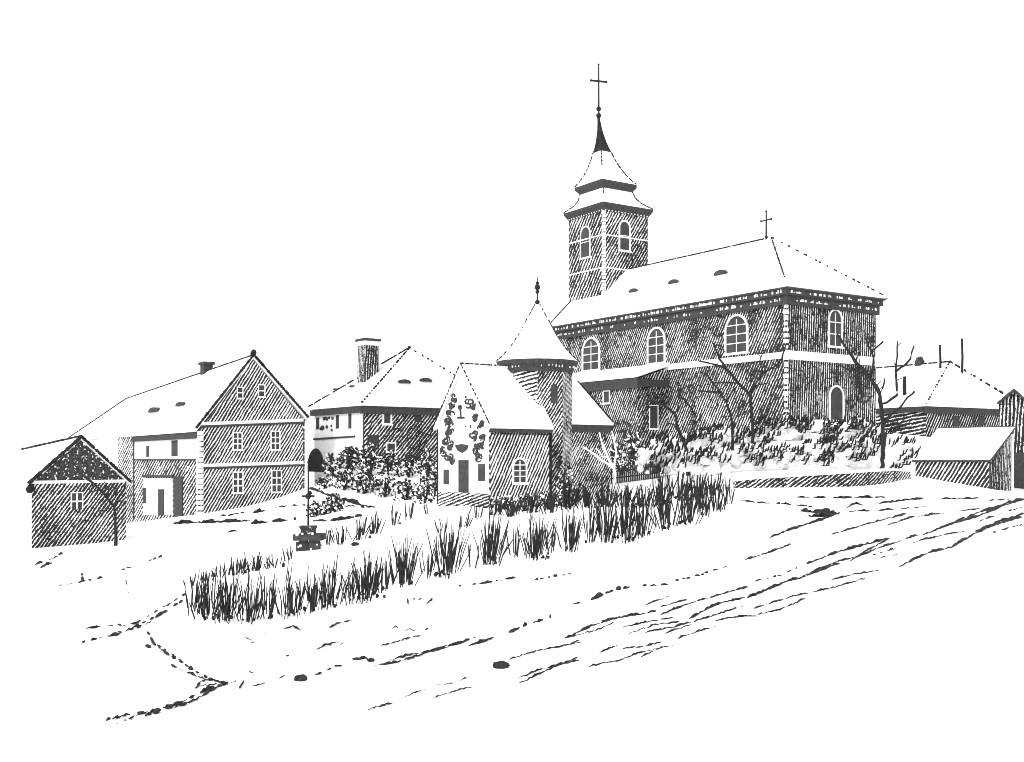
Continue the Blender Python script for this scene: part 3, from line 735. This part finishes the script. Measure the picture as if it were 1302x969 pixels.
# ------------------------------------------------------------------ villa with the tall chimney
def villa():
    f = Frame(460, 72, (.8, .6)); W, L = 12, 7.7; ze, za, zb = 3.75, 8.0, -2
    root = thing('villa', f(W/2, L/2, 0), 'hip-roofed house with white side wall and tall chimney behind the shrubs', 'house')
    up = lambda p, z: Vector((p.x, p.y, z)); i = .3
    mb = MB(); A0,B0,C0,D0 = f(i,i,zb), f(W-i,i,zb), f(W-i,L-i,zb), f(i,L-i,zb)
    zs = .55
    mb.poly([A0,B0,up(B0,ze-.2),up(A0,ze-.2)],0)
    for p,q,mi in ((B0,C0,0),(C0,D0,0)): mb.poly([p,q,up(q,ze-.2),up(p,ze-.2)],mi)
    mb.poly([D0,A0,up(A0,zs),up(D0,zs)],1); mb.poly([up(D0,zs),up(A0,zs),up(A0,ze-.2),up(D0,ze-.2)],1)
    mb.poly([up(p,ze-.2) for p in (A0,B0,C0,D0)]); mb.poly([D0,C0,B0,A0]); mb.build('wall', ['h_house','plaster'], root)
    e0,e1,e2,e3 = f(0,0,ze), f(W,0,ze), f(W,L,ze), f(0,L,ze); ap = f(W/2,L/2,za)
    slab([[e0,e1,ap],[e1,e2,ap],[e2,e3,ap],[e3,e0,ap]], .18, 'roof', 'snow', root)
    ev = MB(); band(ev, f(i,i-.2,ze-.62), f(i,L-.1,ze-.62), .4, .24, -f.a); band(ev, f(i-.24,i,ze-.7), f(W-i,i,ze-.7), .49, .23, -f.b); ev.build('eaves_board', 'dark', root)
    e = Dash(); z1 = Vector((0,0,.03))
    dashline(e, [e0+z1, ap+z1], .06, .25, .16, .22); dashline(e, [e3+z1, e3.lerp(ap,.55)+z1], .055, .4, .8, .2); dashline(e, [e3.lerp(ap,.72)+z1, ap+z1], .055, .4, 1.0, .1)
    dashline(e, [ap+z1, ap.lerp(e1,.5)+z1], .055, .3, .14, .4); e.ball(ap+Vector((0,0,.05)), .12); e.build('ridge_tiles', 'slate', root)
    pl = f.plane_left(i); pr = f.plane_right(i)
    opening(root, 'window', pr, 488,496,524,538, False, .14, (0,0)); opening(root, 'window', pr, 527,536,522,537, False, .0, (0,0)); opening(root, 'window', pr, 467,482,553,570, False, .0, (0,0), pane='dark'); opening(root, 'window', pr, 492,502,564,574, False, .08, (0,0), pane='dark')
    for x0,x1,y0,y1 in ((402,406,531,546),(427,431,528,545),(443,447,526,545)):
        opening(root, 'window', pl, x0,x1,y0,y1, False, 0, (0,0), pane='dark')
    o = MB()
    for k in range(14): p = onplane(R.uniform(408,424), R.choice((R.uniform(531,534), R.uniform(541,547))), *pl); o.ball(p - f.a*.02, R.uniform(.06,.13), jit=.3)
    o.build('wall_ornament', 'dark', root)
    lg = MB(); pa, pb_ = onplane(399,558.5,*pl), onplane(452,555,*pl); lg.tube(resample([pa-f.a*.03,pb_-f.a*.03],.8), .07, 5); lg.tube([f(i-.03,i-.03,ze-.8), f(i-.03,i-.03,-.5)], .05, 5); lg.build('ledge', 'dark', root)
    opening(root, 'door', pl, 391,412,570,600, True, .0, (0,0), pane='dark')
    nrm = (e3-e0).cross(ap-e0).normalized()
    p = onplane(468, 480, e0, nrm); c = MB(); zt = (HZ-440)/F*p.y
    hw = .54
    def ring(h, z): return [p + f.a*h*x + f.b*h*y + Vector((0,0,z-p.z)) for x,y in ((-1,-1),(1,-1),(1,1),(-1,1))]
    c.loft([ring(hw,p.z-1.2), ring(hw,zt)]); ch = c.build('chimney', 'h_plank', root)
    c2 = MB(); c2.loft([ring(hw+.08,zt+.002), ring(hw+.08,zt+.3)]); k = c2.build('chimney_cap', 'snow', None)
    c3 = MB(); c3.loft([ring(hw+.12,zt+.302), ring(hw+.12,zt+.48)]); k2 = c3.build('chimney_lid', 'dark', None)
    for q in (k, k2):
        for v in q.data.vertices: v.co -= root.location
        q.parent = ch
    for px, py, w, nn in ((514,487,.5,(e1-e0).cross(ap-e0)),(541,485,.5,(e1-e0).cross(ap-e0)),(427,496,.25,nrm),(448,492,.25,nrm)):
        p2 = onplane(px,py,e0,nn.normalized()); ax = f.a if abs(w-.5)<.01 else f.b; bk = f.b if abs(w-.5)<.01 else f.a; d = MB()
        rr = lambda o: [p2 + ax*(w*math.cos(a)) + bk*o + Vector((0,0,w*.5*math.sin(a))) for a in [math.pi*j/7 for j in range(8)]]
        d.loft([rr(-.15), rr(.8)]); d.build('dormer', 'dark', root)
villa()

# ------------------------------------------------------------------ right-hand side
def cottage():
    f = Frame(1178, 80, (.85, .53)); W, L = 12, 18; ze, za, zb = 4.1, 7.7, -1
    root = thing('cottage', f(W/2, 5, 1.3), 'hip-roofed cottage with hatched wall behind the low shed at right', 'house')
    up = lambda p, z: Vector((p.x, p.y, z)); i = .25
    mb = MB(); A0,B0,C0,D0 = f(i,i,zb), f(W-i,i,zb), f(W-i,L,zb), f(i,L,zb)
    for p,q,mi in ((A0,B0,0),(B0,C0,0),(C0,D0,0),(D0,A0,1)): mb.poly([p,q,up(q,ze-.2),up(p,ze-.2)],mi)
    mb.poly([up(p,ze-.2) for p in (A0,B0,C0,D0)]); mb.poly([D0,C0,B0,A0]); mb.build('wall', ['h_right','h_rightb'], root)
    e0,e1,e2,e3 = f(0,0,ze), f(W,0,ze), f(W,L,ze), f(0,L,ze); ap, aq = f(7,3.2,za), f(7,L,za)
    slab([[e0,e1,ap],[e1,e2,aq,ap],[e3,e0,ap,aq]], .18, 'roof', 'snow', root)
    ev = MB(); band(ev, f(i,i,ze-.58), f(i,L-.1,ze-.58), .38, .22, -f.a); band(ev, f(i-.22,i,ze-.68), f(W-i,i,ze-.68), .48, .21, -f.b); ev.build('eaves_board', 'dark', root)
    e = Dash(); z1 = Vector((0,0,.03)); dashline(e, [e0+z1, ap+z1], .06, .25, .16, .5); dashline(e, [ap+z1, e1+z1], .08, .3, .3, .3); dashline(e, [ap+z1, aq+z1], .06, .3, .8, .2); e.build('ridge_tiles', 'slate', root)
    pr = f.plane_right(i)
    opening(root, 'window', pr, 1211,1220,529,542, False, 0, (0,0), pane='dark'); opening(root, 'window', pr, 1244,1252,529,541, False, 0, (0,0), pane='dark')
    c = MB(); p = f(7, 6, za); c.box(p+Vector((0,0,.05)), .26, .26, .3, f.a, f.b); c.ball(p+Vector((0,0,.35)), .3, jit=.2); c.build('chimney', 'dark', root)
    nl = (e3-e0).cross(ap-e0).normalized(); p = onplane(1150,502,e0,nl); m = MB(); m.tube([p-Vector((0,0,.2)), p+Vector((0,0,.7)), p+Vector((.02,0,1.4))], [.14,.15,.12], 7); m.build('stove_pipe', 'iron', root)
    for px, y0, y1 in ((1195,440,466),(1223,432,463)):
        a = P(px,y1+14,86); b = P(px,y0,86); m = MB(); m.tube([a,(a+b)/2+Vector((.05,0,0)),b], [.1,.09,.08], 6); m.ball(b, .11); m.build('lightning_rod', 'iron', root)
cottage()
def shed():
    f = Frame(1258, 52, (.7, .714)); W, L = 2.85, 3.6; zl, zh, zb = .1, 1.62, -2.2
    root = thing('shed', f(W/2, L/2, -1.25), 'low lean-to shed with a snowy sloping roof by the road', 'shed')
    up = lambda p, z: Vector((p.x, p.y, z))
    A0,B0,C0,D0 = f(0,0,zb), f(W,0,zb), f(W,L,zb), f(0,L,zb)
    mb = MB(); mb.poly([A0,up(A0,zl-.15),up(D0,zl-.15),D0],0); mb.poly([A0,B0,up(B0,zh-.15),up(A0,zl-.15)],1); mb.poly([B0,C0,up(C0,zh-.15),up(B0,zh-.15)],0); mb.poly([C0,D0,up(D0,zl-.15),up(C0,zh-.15)],0)
    mb.poly([up(A0,zl-.15),up(B0,zh-.15),up(C0,zh-.15),up(D0,zl-.15)]); mb.poly([D0,C0,B0,A0]); mb.build('wall', ['h_shed','h_plank'], root)
    q = [f(-.15,-.12,zl-.02), f(W+.05,-.12,zh+.02), f(W+.05,L+.1,zh+.02), f(-.15,L+.1,zl-.02)]
    slab([q], .1, 'roof', 'snow', root)
    e = MB(); dn = Vector((0,0,-.12)); e.tube(resample([q[0]+dn,q[3]+dn],.3), .06, 5); e.tube(resample([q[0]+dn*.6,q[1]+dn*.6],.3), .045, 5); e.tube(resample([q[1]+Vector((0,0,.01)),q[2]+Vector((0,0,.01))],.4), .03, 5); e.build('roof_edges', 'dark', root)
    pst = MB(); pst.tube([f(.02,-.03,zb), f(.02,-.03,zl-.2)], .05, 6); pst.build('corner_post', 'dark', root)
    ps = MB(); ps.tube([f(W-.1,-.05,zb), f(W-.1,-.05,zh-.35)], .07, 6); ps.build('post', 'plaster', root)
shed()
def outhouse():
    Y = 56.5; root = thing('outhouse', P(1300,622,Y), 'tall dark outhouse cut by the right edge with a black doorway', 'barn')
    g = [(1270,512),(1288,497),(1345,545),(1345,660),(1270,660)]
    mb = MB(); a = [P(x,y,Y) for x,y in g]; b = [p + Vector((2.2,4.5,0)) for p in a]; mb.loft([a,b]); mb.build('wall', 'h_plank', root)
    top = Vector((0,0,.12)); off = Vector((-.06,-.2,0)); bk = Vector((2.3,4.6,0))
    L0, T0, R0 = a[0]+off*1.2+Vector((-.1,0,-.08)), a[1]+off, a[2]+off+Vector((.1,0,-.08))
    slab([[L0+top,T0+top,T0+bk+top,L0+bk+top],[T0+top,R0+top,R0+bk+top,T0+bk+top]], .08, 'roof', 'snow', root)
    e = Dash(); dashline(e, [L0+top*.2,T0+top*.2,R0+top*.2], .06, .4, 1, .03); e.build('verge_trim', 'dark', root)
    opening(root, 'door', (a[0], Vector((0,-1,0))), 1286,1330,576,640, False, 0, (0,0), pane='dark')
    pst = MB(); pst.tube([P(1284,640,Y-.1),P(1284,560,Y-.1)], .07, 6); pst.build('door_post', 'plaster', root)
outhouse()

# ------------------------------------------------------------------ low stone wall along the churchyard bank, fence, wayside cross, poles
def bank_wall():
    px = [(935,621,9),(960,620.5,11),(1000,620,13),(1040,619.5,15),(1080,619,17),(1110,617,17),(1135,613,14),(1158,609,9)]
    gp = [ground(x,y) for x,y,_ in px]; root = thing('stone_wall', gp[3], 'low dark stone wall with snow cap at foot of churchyard bank', 'wall')
    mb = MB(); cp = MB(); rows = []; rc = []
    for p,(x,y,h) in zip(gp,px):
        h = h*p.y/F; u = Vector((0,.45,0)); z = Vector((0,0,1))
        rows.append([p-z*.3, p+z*h, p+u+z*h, p+u-z*.3]); rc.append([p+z*(h+.003)-u*.1, p+z*(h+.1)+u*.1, p+u+z*(h+.1), p+u*1.2+z*(h+.003)])
    mb.loft(rows); cp.loft(rc); mb.build('masonry', 'h_bank', root); cp.build('snow_cap', 'snow', root)
bank_wall()
def fence():
    a, b = ground(772,616), ground(838,608); root = thing('picket_fence', a, 'dark picket fence among the grass beside the chapel choir', 'fence')
    n = 24; d = (b-a)/n
    for z in (.25,.55):
        m = MB(); m.tube([a+Vector((0,.04,z)), b+Vector((0,.04,z))], .03, 4); m.build('rail', 'dark', root)
    for k in range(n+1):
        p = a+d*k; p.z = hz(p.x,p.y); h = R.uniform(.68,.84); m = MB()
        m.loft([[p+Vector((x*.04,y*.02,z)) for x,y in ((-1,-1),(1,-1),(1,1),(-1,1))] for z in (-.1,h-.08)], 0); m.loft([[p+Vector((x*.04*s,y*.02,z)) for x,y in ((-1,-1),(1,-1),(1,1),(-1,1))] for z,s in ((h-.078,1),(h,.15))],0); m.build('picket', 'dark', root)
fence()
def wayside_cross():
    g = ground(392,700); s = g.y/F; root = thing('wayside_cross', g, 'slender iron wayside cross on a dark broken stone pedestal', 'cross')
    Z = Vector((0,0,1)); X = Vector((1,0,0))
    m = MB(); m.box(g+Z*s*6-X*s*6, s*5, s*6, s*8); m.box(g+Z*s*6+X*s*8, s*6, s*7, s*8); m.box(g+Z*s*5, s*15, s*5, s*6)
    m.box(g+Z*s*17, s*18, s*10, s*4); m.box(g+Z*s*18+X*s*12, s*9, s*7, s*4); m.build('pedestal', 'dark', root)
    m = MB(); m.box(g+Z*s*25, s*9, s*7, s*4); m.box(g+Z*s*30, s*10, s*8, s*1.6); m.build('plinth', 'stone', root)
    m = MB()
    for k in range(9): m.ball(g + Vector((s*R.uniform(-16,18), -s*10, s*R.uniform(2,26))), s*R.uniform(1,2), jit=.3)
    m.build('snow_patches', 'snow', root)
    m = MB(); m.tube([g+Z*s*28, g+Z*s*60, g+Z*s*112], [s*1.5,s*1.3,s*1.0], 6); m.tube([g+Z*s*69-X*s*8, g+Z*s*69+X*s*8], s*1.6, 6)
    m.ball(g+Z*s*69, s*4, jit=.15); m.ball(g+Z*s*73+X*s*2, s*3, jit=.1); m.ball(g+Z*s*112, s*1.8); m.build('cross_post', 'iron', root)
wayside_cross()
# ------------------------------------------------------------------ bare trees
def tree(lines, base, Y, label, mat='bark'):
    """trunk first, then limbs, each a measured line with its own lean in depth"""
    if mat == 'bark': Y = ground(*base).y - .2
    foot = P(base[0], base[1], Y); foot.z = hz(foot.x, foot.y)
    root = thing('bare_tree', foot, label, 'tree', 'bare trees round the churchyard')
    used = {}
    def pt(x, y, d): q = P(x, y, Y); return Vector((q.x, q.y + d, q.z))
    for i, (l, w) in enumerate(lines):
        m = MB(); d0 = used.get(l[0], 0.0); dr = 0 if i == 0 else R.uniform(-1, 1)
        ps = []
        for j, q in enumerate(l):
            d = d0 + dr * .03 * Y / F * 14 * j; used[q] = d; ps.append(pt(*q, d))
        if i == 0: ps = [Vector((foot.x, foot.y, foot.z - .2))] + ps
        pp = resample(ps, 6*Y/F)
        for k in range(1, len(pp)-1): pp[k] += Vector((R.uniform(-1,1), R.uniform(-1,1), R.uniform(-.6,.6)))*(.7*Y/F)
        rr = [max(.42, w*(1-.55*k/len(pp))*R.uniform(.75,1.25))*Y/F*.85 for k in range(len(pp))]
        # twigs
        for k in range(2, len(pp)-1):
            if i > 0 and R.random() < .34 or (i == 0 and k > len(pp)*.5 and R.random() < .25):
                t = Vector((R.uniform(-1,1), R.uniform(-1,1), R.uniform(.2,1.2))).normalized()*R.uniform(6,13)*Y/F
                m.tube([pp[k], pp[k]+t*.5+Vector((R.uniform(-1,1),0,0))*Y/F, pp[k]+t], [.7*Y/F,.55*Y/F,.4*Y/F], 4)
        m.tube(pp, rr, 6); m.build('trunk' if i == 0 else 'branch', mat, root, smooth=True)
    return root
tree([([(147,660),(145,645),(136,633)],3.0), ([(136,633),(126,622),(116,612),(106,604)],2.2), ([(145,645),(150,634),(156,624),(160,612)],1.6), ([(126,622),(118,626),(112,622)],1.4), ([(136,633),(138,622),(132,612)],1.4)], (147,694), 45, 'small bare tree in front of the barn wall')
tree([([(872,570),(864,550),(858,527),(845,515),(832,511),(821,509)],3.4), ([(872,566),(880,542),(886,530),(876,515),(868,505)],2.4), ([(864,550),(857,540),(848,538)],1.5), ([(845,515),(838,505),(830,502)],1.6), ([(858,527),(864,516)],1.6), ([(821,509),(826,518),(834,521)],1.6), ([(880,542),(890,533),(897,520)],1.4)], (876,604), 51, 'gnarled bare tree in front of the sacristy corner')
tree([([(956,530),(954,503),(939,487),(923,468),(915,456),(907,436)],3.0), ([(954,499),(970,474),(985,466),(994,456),(999,438)],2.0), ([(939,487),(925,486),(907,487),(898,476)],1.8), ([(923,468),(905,463),(888,459)],2.2), ([(915,456),(922,446)],1.5), ([(970,474),(966,460),(970,448)],1.4), ([(954,503),(962,490),(975,487)],1.4)], (958,568), 56, 'bare spreading tree before the long nave wall')
tree([([(930,530),(923,511),(915,499),(903,498),(888,497)],2.4), ([(915,499),(908,488),(900,480)],1.6), ([(923,511),(930,500),(936,492)],1.4)], (932,572), 57, 'small leaning bare tree left of the spreading tree')
tree([([(848,484),(843,470),(835,463),(823,456)],2.2), ([(843,470),(849,460),(848,450)],2.0), ([(835,463),(832,472),(838,482)],1.5)], (852,570), 60, 'thin bare tree under the middle nave window')
tree([([(1123,566),(1122,534),(1119,503),(1107,480),(1088,460),(1072,436),(1064,425)],4.0), ([(1123,540),(1133,527),(1145,518),(1153,505),(1163,498)],2.4), ([(1119,514),(1127,512),(1141,502),(1139,472),(1141,434)],2.2), ([(1139,472),(1150,464),(1157,456),(1162,440)],2.0), ([(1107,480),(1095,473),(1078,470),(1064,462)],2.0), ([(1107,480),(1111,462),(1109,447),(1123,434)],2.2), ([(1109,447),(1104,440),(1101,430)],1.6), ([(1088,460),(1093,448)],1.5), ([(1109,503),(1098,514),(1090,505)],1.6), ([(1119,500),(1124,488),(1125,481)],1.6)], (1121,604), 47.5, 'tall crooked bare tree at the right church corner')
tree([([(781,596),(773,582),(765,562),(762,550)],2.6), ([(781,596),(765,585),(750,574),(741,568)],2.4), ([(781,596),(784,575),(778,548)],2.0), ([(773,582),(766,580),(758,570)],1.4)], (782,604), 46.3, 'snow-whitened young tree with forked stems beside the choir', mat='snow')

# ------------------------------------------------------------------ grass tufts
ORD = 'first second third fourth fifth sixth seventh eighth ninth tenth eleventh twelfth thirteenth fourteenth fifteenth sixteenth seventeenth eighteenth nineteenth twentieth'.split()
def ordn(i): return ORD[i] if i < 20 else ('twenty-' + ORD[i-20] if i < 29 else ('thirtieth' if i == 29 else ('thirty-' + ORD[i-30] if i < 39 else ('fortieth' if i == 39 else 'forty-' + ORD[i-40]))))
def tuft(px, py, h, w, n, label, group, lw=1.45, lean=.15, name='grass_tuft'):
    c = ground(px, py); s = c.y / F; mb = MB(); n = int(n*(.62 if px < 690 else .5))
    for k in range(n):
        u = R.gauss(0, .42); u = max(-1, min(1, u)); bx = c.x + u*w*.36*s; by = c.y + R.uniform(-1,1)*w*.9*s
        b = Vector((bx, by, hz(bx,by) - .01 + (R.random()**2)*h*.28*s)); hh = h*s*R.uniform(.45,1.0)*(1-.25*abs(u))
        tip = Vector((u*w*.30*s + R.uniform(-.06,.06)*hh + lean*hh*.35, R.uniform(-.25,.25)*hh, hh))
        mid = tip*.5 + Vector((R.uniform(-.06,.06)*hh,0,.03*hh)); r = lw*.5*s*R.uniform(.7,1.35)
        mb.tube([b, b+mid, b+tip], [r*.9, r*1.05, r*.6], 4)
    for k in range(int(n*.12)):
        b = Vector((c.x + R.gauss(0,.22)*w*s, c.y + R.uniform(-.3,.3)*w*s, c.z)); b.z = hz(b.x,b.y)+R.uniform(0,.12)*h*s; mb.ball(b, R.uniform(1.2,2.6)*s, sz=1.4, nu=6, nv=4, jit=.3)
    o = mb.build(name, 'reed', None)
    for v in o.data.vertices: v.co -= c
    o.location = c; tag(o, label, 'grass tuft', group)
front = [(250,782,58,26,34),(266,788,58,30,40),(290,790,62,42,62),(318,790,60,34,48),(342,787,55,26,28),(368,784,60,40,50),(396,778,50,30,34),(420,772,55,42,58),(447,768,48,26,26),(466,762,58,50,74),(490,752,42,28,20),(514,744,60,46,70),(545,735,44,26,18),(570,731,62,48,72),(600,722,36,20,9),(624,717,62,46,72),(656,708,40,22,14),(680,711,56,42,62),(700,704,40,20,14),(726,701,54,36,52),(750,690,50,28,30),(772,690,60,40,64),(795,688,60,38,60),(818,683,58,34,46),(848,672,58,38,62),(872,666,56,34,54),(894,656,52,30,44),(912,650,48,24,30),(926,641,34,16,14)]
for i, (x,y,h,w,n) in enumerate(front):
    tuft(x,y,h,w,n, f'tall dry grass tuft, {ordn(i)} from the left in the front row on the snow', 'dry grass tufts in the front row')
back = [(244,745,22,16,7),(262,740,20,26,12),(284,733,20,30,20),(304,730,26,30,30),(326,726,24,28,28),(350,722,20,28,18),(372,712,18,24,10),(416,694,22,20,12),(436,691,28,30,22),(456,686,30,30,24),(478,678,28,28,20),(500,668,26,26,16),(520,660,22,24,12),(545,655,16,24,9),(566,676,24,22,8),(588,672,28,30,12),(608,660,22,22,10),(630,655,22,30,26),(652,656,24,34,40),(676,652,26,34,40),(700,652,28,32,32),(722,648,36,34,44),(746,646,36,36,50),(770,645,32,36,52),(794,646,31,36,52),(818,645,31,36,52),(842,642,40,34,60),(866,637,38,32,56),(888,634,34,30,50),(908,630,28,26,36)]
for i, (x,y,h,w,n) in enumerate(back):
    tuft(x,y,h,w,n, f'low dry grass tuft, {ordn(i)} from the left in the rear row below the chapel', 'dry grass tufts in the rear row', lw=1.5)

# ------------------------------------------------------------------ shrubs
def leafy(px, py, w, h, n, label, group, snowy=.16, leaf=3.0):
    c = ground(px, py); s = c.y / F; root = thing('leafy_shrub', c, label, 'shrub', group)
    d = MB(); sn = MB()
    for k in range(n):
        a = R.uniform(0, 2*math.pi); el = R.random()**.7; rr = math.sqrt(R.random())
        p = c + Vector((math.cos(a)*w*.5*s*rr, math.sin(a)*w*.4*s*rr, h*s*el*(1-.35*rr*rr)))
        b = sn if R.random() < snowy else d; q = leaf*s*R.uniform(.5,1.3)
        nrm = Vector((R.uniform(-1,1), R.uniform(-1.4,-.1), R.uniform(-.6,1))).normalized(); t = nrm.cross(Vector((R.random(),R.random(),R.random()))).normalized(); u = nrm.cross(t)
        if b is sn: p = p + Vector((0,-.05,.06)); q *= 1.15
        ring = [p + t*q*x*.6 + u*q*y*.6 for x,y in ((1,0),(.4,.7),(-.5,.6),(-1,-.1),(-.4,-.7),(.5,-.6))]
        b.loft([ring, [v - nrm*.02 for v in ring]])
    for k in range(5):
        t = c + Vector((R.uniform(-.3,.3)*w*s, R.uniform(-.2,.2)*w*s, h*s*R.uniform(.6,1))); d.tube([c-Vector((0,0,.1)), (c+t)/2+Vector((R.uniform(-.1,.1),0,0)), t], [1.2*s,.9*s,.5*s], 4)
    d.build('foliage', 'leaf', root); sn.build('snow', 'snow', root)
garden = [(402,612,26,22,60),(424,608,28,34,90),(446,606,28,40,110),(470,606,30,42,130),(495,606,30,34,120),(520,608,30,30,120),(543,612,24,40,110),(412,622,24,16,40),(438,624,30,26,90),(464,628,32,28,110),(490,632,32,28,110),(516,636,30,28,100),(540,640,26,34,90),(552,632,14,46,50),(424,600,28,30,130),(446,599,28,32,140)]
for i, (x,y,w,h,n) in enumerate(garden):
    row = 'upper row under the villa wall' if i < 7 else 'lower row on the villa slope'
    leafy(x,y,w,h,int(n*2.0), f'dark leafy snow-dusted shrub, {ordn(i if i < 7 else i-7)} from left in the {row}' if i < 14 else ('tall dark shrub against the white villa wall, ' + ('next to the arched door' if i == 14 else 'beside the house corner')), 'dark shrubs below the villa')
dark2 = [(640,648,30,20,70),(668,650,34,22,90),(698,648,30,26,90),(718,645,26,58,170),(745,628,36,30,120),(790,604,40,24,110),(752,598,30,36,120),(806,597,30,50,190),(778,594,34,34,140)]
for i, (x,y,w,h,n) in enumerate(dark2):
    leafy(x,y,w,h,n, f'low dark shrub at the foot of the chapel side, {ordn(i)} from the left', 'dark shrubs along the chapel foot', .2)

def snowbush(px, py, w, h, n, label):
    c = ground(px, py); s = c.y / F; root = thing('snowy_bush', c, label, 'bush', 'snow-covered bushes on the churchyard bank')
    m = MB()
    for k in range(16):
        o = Vector((R.uniform(-.42,.42)*w*s, R.uniform(-.2,.2)*w*s, R.uniform(.1,.62)*h*s)); m.ball(c+o, R.uniform(.14,.24)*min(w,h*1.3)*s, sz=R.uniform(.7,1.0), nu=9, nv=6, jit=.12)
    m.build('snow', 'snow', root, smooth=True)
    t = MB()
    for _ in range(max(3, n//7)):
        cu, cz = R.uniform(-.46,.46), R.uniform(.10,.70); g0 = R.randint(3,7); ln = R.uniform(5.5,9.5)
        for q in range(g0):
            x = cu + (q - g0/2)*3.4/w + R.uniform(-.02,.02); z = cz + R.gauss(0,.05) + .02*q
            rr = .62*min(w,h*1.3)*s*math.sqrt(max(.5, 1-(2*x)**2*.6))*(1 - .4*max(0, z-.5))
            p = c + Vector((x*w*s, -rr, max(.1,z)*h*s)); dd = Vector((R.uniform(.0,.5), R.uniform(-.25,.1), 1)).normalized()*ln*s*R.uniform(.7,1.15)
            t.tube([p + Vector((0, rr*.6, 0)), p, p+dd*.55, p+dd], [.5*s, .95*s, 1.15*s, .6*s], 4)
    t.build('twigs', 'bark', root)
bushes = [(828,608,34,46,40),(852,604,34,44,34),(884,606,34,44,40),(908,604,34,40,38),(934,600,34,42,30),(960,598,34,48,44),(986,598,34,46,40),(1012,598,34,46,48),(1038,598,34,48,48),(1064,596,34,46,44),(1090,596,34,48,48),(1112,598,26,44,30),(1142,602,30,36,30),
 (840,584,34,34,34),(872,578,34,32,30),(900,572,34,30,34),(930,566,34,30,34),(962,562,36,30,40),(994,560,36,28,36),(1026,560,36,28,44),(1058,560,36,28,44),(1090,560,36,30,44),(1118,570,30,34,30),(1150,590,24,30,22)]
for i, (x,y,w,h,n) in enumerate(bushes):
    lo = i < 13
    snowbush(x,y,w,h*1.18,int(n*1.1), f'snow-covered bush, {ordn(i if lo else i-13)} from left in the ' + ('lower row above the stone wall' if lo else 'upper row against the church wall'))

# ------------------------------------------------------------------ stones
def stone(px, py, w, label):
    g = ground(px,py); s = g.y/F; m = MB(); m.ball(Vector((0,0,w*.15*s)), w*.5*s, sz=.55, nu=9, nv=6, jit=.18)
    o = m.build('stone', 'earth', None); o.location = g; tag(o, label, 'stone', 'dark stones by the road')
stone(637,850,22,'largest dark stone beside the wheel ruts in the foreground snow')
stone(382,866,18,'dark oval stone left in the foreground snow')
stone(472,842,10,'small dark stone at the end of the low earth ridge')
stone(452,694,11,'dark stone among the grass right of the wayside cross')

# ------------------------------------------------------------------ light, sky, camera
w = bpy.data.worlds.new('World'); S.world = w; w.use_nodes = True
nt = w.node_tree; bg = nt.nodes['Background']
EL, AZ = 38, -50         # sun height; bearing from the view direction (to the left, behind the viewer's shoulder)
sky = N(nt, 'ShaderNodeTexSky', sky_type='NISHITA'); sky.sun_disc = False
sd = Vector((-.75, -.66, 0)).normalized()          # horizontal direction towards the sun
sky.sun_elevation = math.radians(EL); sky.sun_rotation = math.atan2(sd.x, sd.y); sky.dust_density = 5; sky.air_density = 1
bw = N(nt, 'ShaderNodeRGBToBW'); nt.links.new(sky.outputs[0], bw.inputs[0])
mxx = N(nt, 'ShaderNodeMix', data_type='RGBA'); mxx.inputs['Factor'].default_value = .85      # closed cloud cover
nt.links.new(bw.outputs[0], mxx.inputs['A']); mxx.inputs['B'].default_value = (8, 8, 8, 1)
nt.links.new(mxx.outputs['Result'], bg.inputs['Color']); bg.inputs['Strength'].default_value = .1
sl = bpy.data.lights.new('sun', 'SUN'); sl.energy = .8; sl.angle = math.radians(25); sl.color = (1, .99, .975)
so = bpy.data.objects.new('sun', sl); COL.objects.link(so)
dirv = Vector((sd.x*math.cos(math.radians(EL)), sd.y*math.cos(math.radians(EL)), math.sin(math.radians(EL))))
so.rotation_euler = dirv.to_track_quat('Z', 'Y').to_euler()
cam = bpy.data.cameras.new('camera'); co = bpy.data.objects.new('camera', cam); COL.objects.link(co)
cam.sensor_width = 36; cam.lens = 36*F/1302; cam.shift_y = (HZ-484.5)/1302; cam.clip_end = 6000; cam.clip_start = .05
co.rotation_euler = (math.radians(90), 0, 0); S.camera = co
vs = S.view_settings; vs.view_transform = 'Standard'; vs.look = 'None'; vs.gamma = 1; vs.use_curve_mapping = False; vs.exposure = 1.05
S.cycles.filter_width = 1.0
